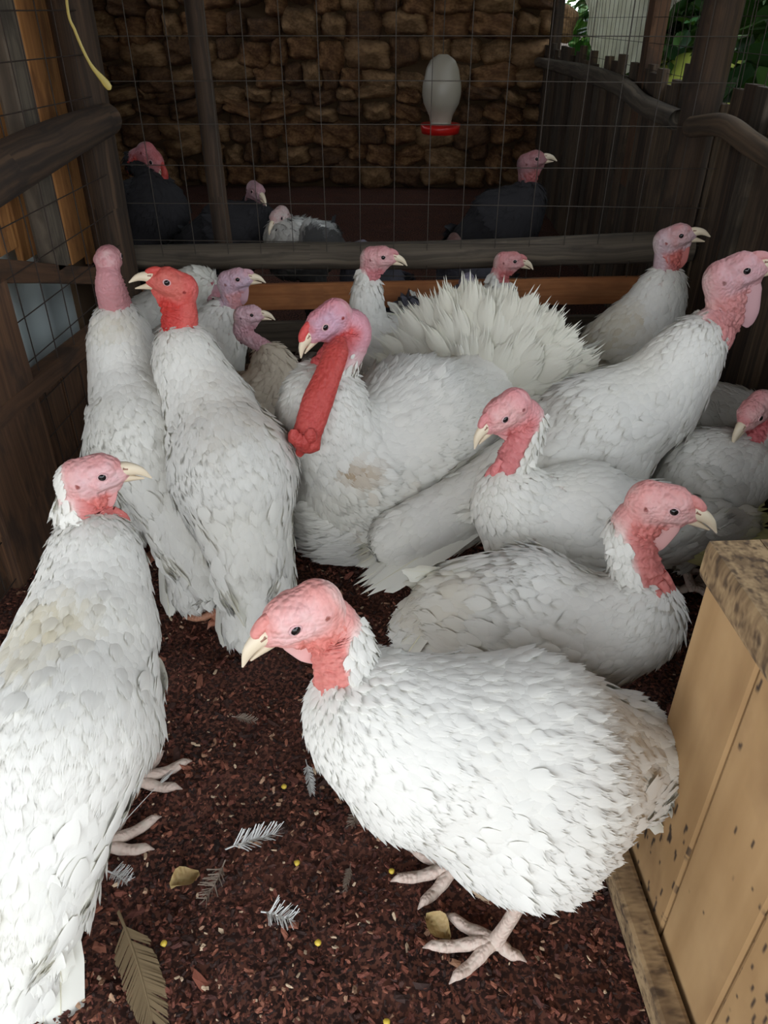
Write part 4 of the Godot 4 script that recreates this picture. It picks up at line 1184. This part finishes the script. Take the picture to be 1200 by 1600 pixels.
func litter() -> void:
	var cm := Geo.new()                                        # one bark crumb
	var rr := [1.0, 0.62, 0.9, 0.55, 0.8, 0.7, 0.95]
	for j in 2:
		for q in 7:
			var an := TAU * q / 7.0 + 0.25 * sin(q * 3.7)
			var k: float = rr[(q + j * 3) % 7] * (0.55 if j == 0 else 0.46)
			cm.put(Vector3(cos(an) * k, (0.13 if j == 0 else -0.15) + 0.10 * sin(q * 2.3 + j), sin(an) * k * 0.8))
	cm.rows(0, 2, 7, true)
	cm.fan(0, 7, cm.put(Vector3(0.06, 0.22, -0.05)), true)
	cm.fan(7, 7, cm.put(Vector3(-0.05, -0.2, 0.03)), false)
	cm = flat_shaded(cm)
	var crumb := cm.to(ArrayMesh.new(), mat(Color.WHITE, 0.9, null, true))
	var xf: Array[Transform3D] = []
	var cl := PackedColorArray()
	var tones := [lin(92, 48, 36), lin(110, 62, 48), lin(74, 40, 32), lin(60, 36, 28), lin(134, 82, 62), lin(52, 34, 28), lin(104, 56, 40)]
	var pale := [lin(176, 140, 112), lin(150, 112, 86), lin(196, 170, 140)]
	for i in 70000:
		var z := 0.38 - 0.62 * rng.randf() if i % 7 == 0 else -0.24 - 2.24 * pow(rng.randf(), 1.5)
		var x := rng.randf_range(LEFT + 0.02, RIGHT - 0.02)
		var sz := 0.0035 + 0.0075 * pow(rng.randf(), 2.6)
		if rng.randf() < 0.04: sz *= 2.0
		var b := Basis.from_euler(Vector3(rng.randfn(0.0, 0.6), rng.randf() * TAU, rng.randfn(0.0, 0.6)))
		xf.append(Transform3D(b.scaled_local(Vector3(sz * rng.randf_range(0.9, 2.0), sz * rng.randf_range(0.6, 1.3), sz)), Vector3(x, -0.006 + 0.010 * noise.get_noise_2d(x * 500.0, z * 500.0) + rng.randf() * 0.004, z)))
		var c: Color = tones[rng.randi() % 7]
		if rng.randf() < 0.06: c = pale[rng.randi() % 3]
		cl.append(c * rng.randf_range(0.72, 1.35))
	var lt := multi("bark_litter", crumb, xf, cl, self)
	lt.set_meta("label", "dark reddish-brown bark crumbs scattered over the pen floor"); lt.set_meta("category", "litter")
	# loose feathers
	var white := mat(srgb(214, 212, 206), 0.9)
	var ashen := mat(srgb(150, 134, 118), 0.9)
	var brown := mat(srgb(128, 108, 78), 0.85)
	var list := [
		[[185, 1425], [242, 1600], 0.050, brown, "large brown barred flight feather lying by the turkey's tail"],
		[[352, 1328], [432, 1302], 0.030, white, "small white feather with split vane on the bark litter"],
		[[352, 1345], [322, 1408], 0.026, ashen, "wispy grey-brown feather with splayed barbs on the bark litter"],
		[[408, 1425], [460, 1440], 0.030, white, "fluffy white down feather stuck on its bare shaft"],
		[[478, 1188], [488, 1240], 0.016, white, "narrow white feather standing near the breast of the plump turkey"],
		[[566, 1252], [548, 1292], 0.020, ashen, "little grey feather beneath the plump turkey's breast"],
		[[170, 1312], [262, 1212], 0.014, white, "long bare white quill beside the left turkey's foot"],
		[[168, 1362], [200, 1382], 0.028, white, "short white feather tuft near the left turkey's foot"],
		[[232, 1145], [250, 1100], 0.018, ashen, "curled pale feather behind the left turkey's wing"],
		[[362, 1120], [398, 1128], 0.016, ashen, "thin pale wood-like feather below the beak of the plump turkey"],
		[[548, 1350], [540, 1392], 0.010, ashen, "tiny grey quill pair in the middle of the litter"]]
	for k in list.size():
		var fluff: float = [0.15, 0.7, 0.9, 1.0, 0.4, 0.5, 0.0, 0.8, 0.7, 0.3, 0.4][k]
		var e: Array = list[k]
		var a := ground(e[0][0], e[0][1], 0.010)
		var b := ground(e[1][0], e[1][1], 0.012)
		var q := MeshInstance3D.new()
		q.name = numbered("loose_feather")
		q.mesh = barbed(fluff, e[3])
		add_child(q)
		q.transform = Transform3D(frame(Vector3.UP + Vector3(rng.randfn(), 0, rng.randfn()) * 0.12, b - a, e[2], 0.03, a.distance_to(b)), a)
		tag(q, e[4], "feather", "loose feathers on the floor")
	# maize grains
	var gm := Geo.new()
	tube(gm, PackedVector3Array([Vector3(-0.0042, 0, 0), Vector3(-0.0032, 0, 0), Vector3(0, 0, 0), Vector3(0.003, 0, 0), Vector3(0.0046, 0, 0)]), [0.0, 0.001, 0.2, 0.0036, 0.5, 0.0042, 0.8, 0.003, 1.0, 0.0008], 8, lin(214, 184, 70), Vector3.UP, [0.0, 1.15])
	var grain := gm.to(ArrayMesh.new(), M.horn)
	for e in [[497, 1473], [612, 1361], [464, 1348], [275, 1230], [256, 1474], [444, 1229], [604, 1597], [620, 1316]]:
		var q := part(numbered("maize_grain"), grain, self, ground(e[0], e[1], 0.006))
		q.rotation = Vector3(0, rng.randf() * TAU, 0)
		tag(q, "small yellow maize grain lying loose on the bark litter", "grain", "maize grains on the floor")
	# dead leaf by the near foot
	var lg := Geo.new()
	for i in 7:
		for j in 5:
			var u := i / 6.0
			var v := j / 4.0 * 2.0 - 1.0
			lg.put(Vector3(v * 0.018 * sin(PI * clampf(u, 0.04, 0.97)), 0.004 + 0.012 * v * v + 0.006 * sin(u * 5.0), u * 0.045), lin(168, 146, 96))
	lg.rows(0, 7, 5, false)
	var dl := part(numbered("dead_leaf"), lg.to(ArrayMesh.new(), M.skin), self, ground(664, 1438, 0.002))
	dl.rotation = Vector3(0, 0.9, 0)
	tag(dl, "curled tan dead leaf beside the toes of the plump turkey", "leaf")
	var d2 := part(numbered("dead_leaf"), dl.mesh, self, ground(268, 1392, 0.002))
	d2.rotation = Vector3(0, 2.2, 0)
	tag(d2, "small brown dead leaf lying near the wispy grey feather", "leaf")

func outside() -> void:
	# sacks hung on the outside of the mesh
	var cloth_fn := func(u: float, v: float) -> Color:
		return srgb(200, 196, 180).lerp(srgb(226, 224, 212), clampf(0.5 + wrapn(noise, u, v, 700.0, 700.0), 0.0, 1.0))
	var cloth := mat(Color.WHITE, 0.7, picture(64, 64, cloth_fn))
	cloth.backlight_enabled = true
	cloth.backlight = Color(0.8, 0.8, 0.74)
	for e in [[-3.55, -5.7, 0.88, 0.10, "long crumpled white plastic sheet hung outside the mesh between two posts"], [-2.33, -2.68, 1.02, 0.05, "small white plastic sack hung outside the mesh beside the round post"], [-1.98, -2.16, 0.90, 0.03, "white plastic rag draped outside the mesh above the slabs"]]:
		var g := Geo.new()
		var nu := 40
		for i in nu:
			var u := float(i) / (nu - 1)
			for j in 14:
				var v := j / 13.0
				var hem: float = e[2] + e[3] * sin(u * 7.0 + 0.6) + 0.25 * pow(absf(u * 2.0 - 1.0), 3.0)
				var y := lerpf(hem, 1.75, v)
				var z: float = lerpf(e[0], e[1], u) 
				g.put(Vector3(RIGHT + 0.10 + 0.035 * noise.get_noise_2d(z * 420.0, y * 160.0) + 0.03 * noise.get_noise_2d(z * 1300.0, y * 700.0) + 0.03 * (1.0 - v), y, z), Color.WHITE, Vector2(u, v))
		g.rows(0, nu, 14, false)
		var sk := part(numbered("plastic_sack"), g.to(ArrayMesh.new(), cloth), self)
		tag(sk, e[4], "sack")
	# leafy shrubs beyond the slabs
	var lg := Geo.new()
	for i in 4:
		for j in 3:
			var v := j - 1.0
			lg.put(Vector3(v * [0.1, 0.42, 0.36, 0.03][i], 0.12 * absf(v) - 0.05 * i, i / 3.0))
	lg.rows(0, 4, 3, false)
	var lm := mat(Color.WHITE, 0.55, null, true)
	lm.backlight_enabled = true
	lm.backlight = Color(0.4, 0.5, 0.2)
	var leaf := lg.to(ArrayMesh.new(), lm)
	var stem_m := mat(srgb(70, 56, 42), 0.9)
	var spots := [[Vector3(2.3, 0, -1.6), "dark green leafy shrub outside, level with the feed box"], [Vector3(1.95, 0, -3.6), "dark green leafy shrub outside beyond the round right post"], [Vector3(2.5, 0, -5.0), "dark green leafy shrub outside past the small white sack"], [Vector3(1.9, 0, -6.6), "dark green leafy shrub outside behind the long plastic sheet"], [Vector3(2.9, 0, -7.4), "tall dark green shrub farther out past the plastic sheet"], [Vector3(2.2, 0, -9.0), "dark green shrub beyond the stone wall's end"], [Vector3(3.7, 0, -9.4), "farthest dark green shrub on the yard edge"]]
	for e in spots:
		var s := thing("shrub", e[1], "shrub", e[0], "shrubs outside the right wall")
		var tg := Geo.new()
		for k in 5:
			var an := k * 1.3
			tube(tg, spline([Vector3(0, -0.04, 0), Vector3(cos(an) * 0.12, 0.8, sin(an) * 0.12), Vector3(cos(an) * 0.4, 1.9, sin(an) * 0.4)], 8), [0.0, 0.03, 1.0, 0.008], 6, Color.WHITE, Vector3(1, 0, 0))
		part("stem", tg.to(ArrayMesh.new(), stem_m), s)
		var xf: Array[Transform3D] = []
		var cl := PackedColorArray()
		for i in 2200:
			var d := Vector3(rng.randfn(), rng.randfn(), rng.randfn()).normalized() * pow(rng.randf(), 0.4)
			var p := Vector3(d.x * 0.75, 1.25 + d.y * 1.25, d.z * 0.85)
			var b := Basis.from_euler(Vector3(rng.randf_range(-0.4, 1.2), rng.randf() * TAU, rng.randfn() * 0.4))
			xf.append(Transform3D(b.scaled(Vector3.ONE * rng.randf_range(0.09, 0.17)), p))
			cl.append(lin(40, 82, 40).lerp(lin(84, 122, 52), rng.randf()) * rng.randf_range(0.7, 1.1))
		multi("foliage", leaf, xf, cl, s)
	# a yellow-green grass bank glimpsed over the slabs
	var gb := Geo.new()
	for i in 13:
		for j in 9:
			var u := i / 12.0
			var v := j / 8.0
			gb.put(Vector3(1.35 + 0.5 * v, 0.2 + 0.72 * sin(v * PI * 0.5) + 0.06 * noise.get_noise_2d(i * 40.0, j * 60.0), -0.6 - 5.8 * u), Color.WHITE, Vector2(u * 3.0, v))
	gb.rows(0, 13, 9, false)
	var grass := mat(srgb(150, 158, 58), 0.9)
	var bank := thing("grass_bank", "yellow-green grass bank just outside the right wall", "grass bank", Vector3.ZERO)
	part("turf", gb.to(ArrayMesh.new(), grass), bank)

func _ready() -> void:
	rng.seed = 11
	noise.seed = 5; noise.frequency = 0.01; noise.noise_type = FastNoiseLite.TYPE_SIMPLEX
	cell.seed = 9; cell.frequency = 0.1; cell.noise_type = FastNoiseLite.TYPE_CELLULAR; cell.cellular_return_type = FastNoiseLite.RETURN_DISTANCE
	# camera, daylight and exposure
	cam_basis = Basis(Vector3.UP, deg_to_rad(2.4)) * Basis(Vector3.RIGHT, deg_to_rad(-33.0))
	var cam := Camera3D.new()
	cam.name = "camera"
	cam.fov = rad_to_deg(2.0 * atan(800.0 / FOCAL))
	cam.near = 0.02
	cam.transform = Transform3D(cam_basis, cam_pos)
	add_child(cam)
	var env := Environment.new()
	env.background_mode = Environment.BG_SKY
	var sky := Sky.new()
	var sm := ProceduralSkyMaterial.new()                      # overcast daylight
	sm.sky_top_color = srgb(214, 222, 232)
	sm.sky_horizon_color = srgb(226, 230, 234)
	sm.ground_bottom_color = srgb(110, 100, 90)
	sm.ground_horizon_color = srgb(170, 165, 160)
	sm.sky_energy_multiplier = 2.0
	sky.sky_material = sm
	env.sky = sky
	env.tonemap_mode = Environment.TONE_MAPPER_LINEAR
	env.tonemap_exposure = 1.0
	env.sdfgi_enabled = true
	env.ssao_enabled = true
	env.ssil_enabled = true
	var we := WorldEnvironment.new()
	we.name = "world"
	we.environment = env
	add_child(we)
	materials()
	setting()
	turkeys()
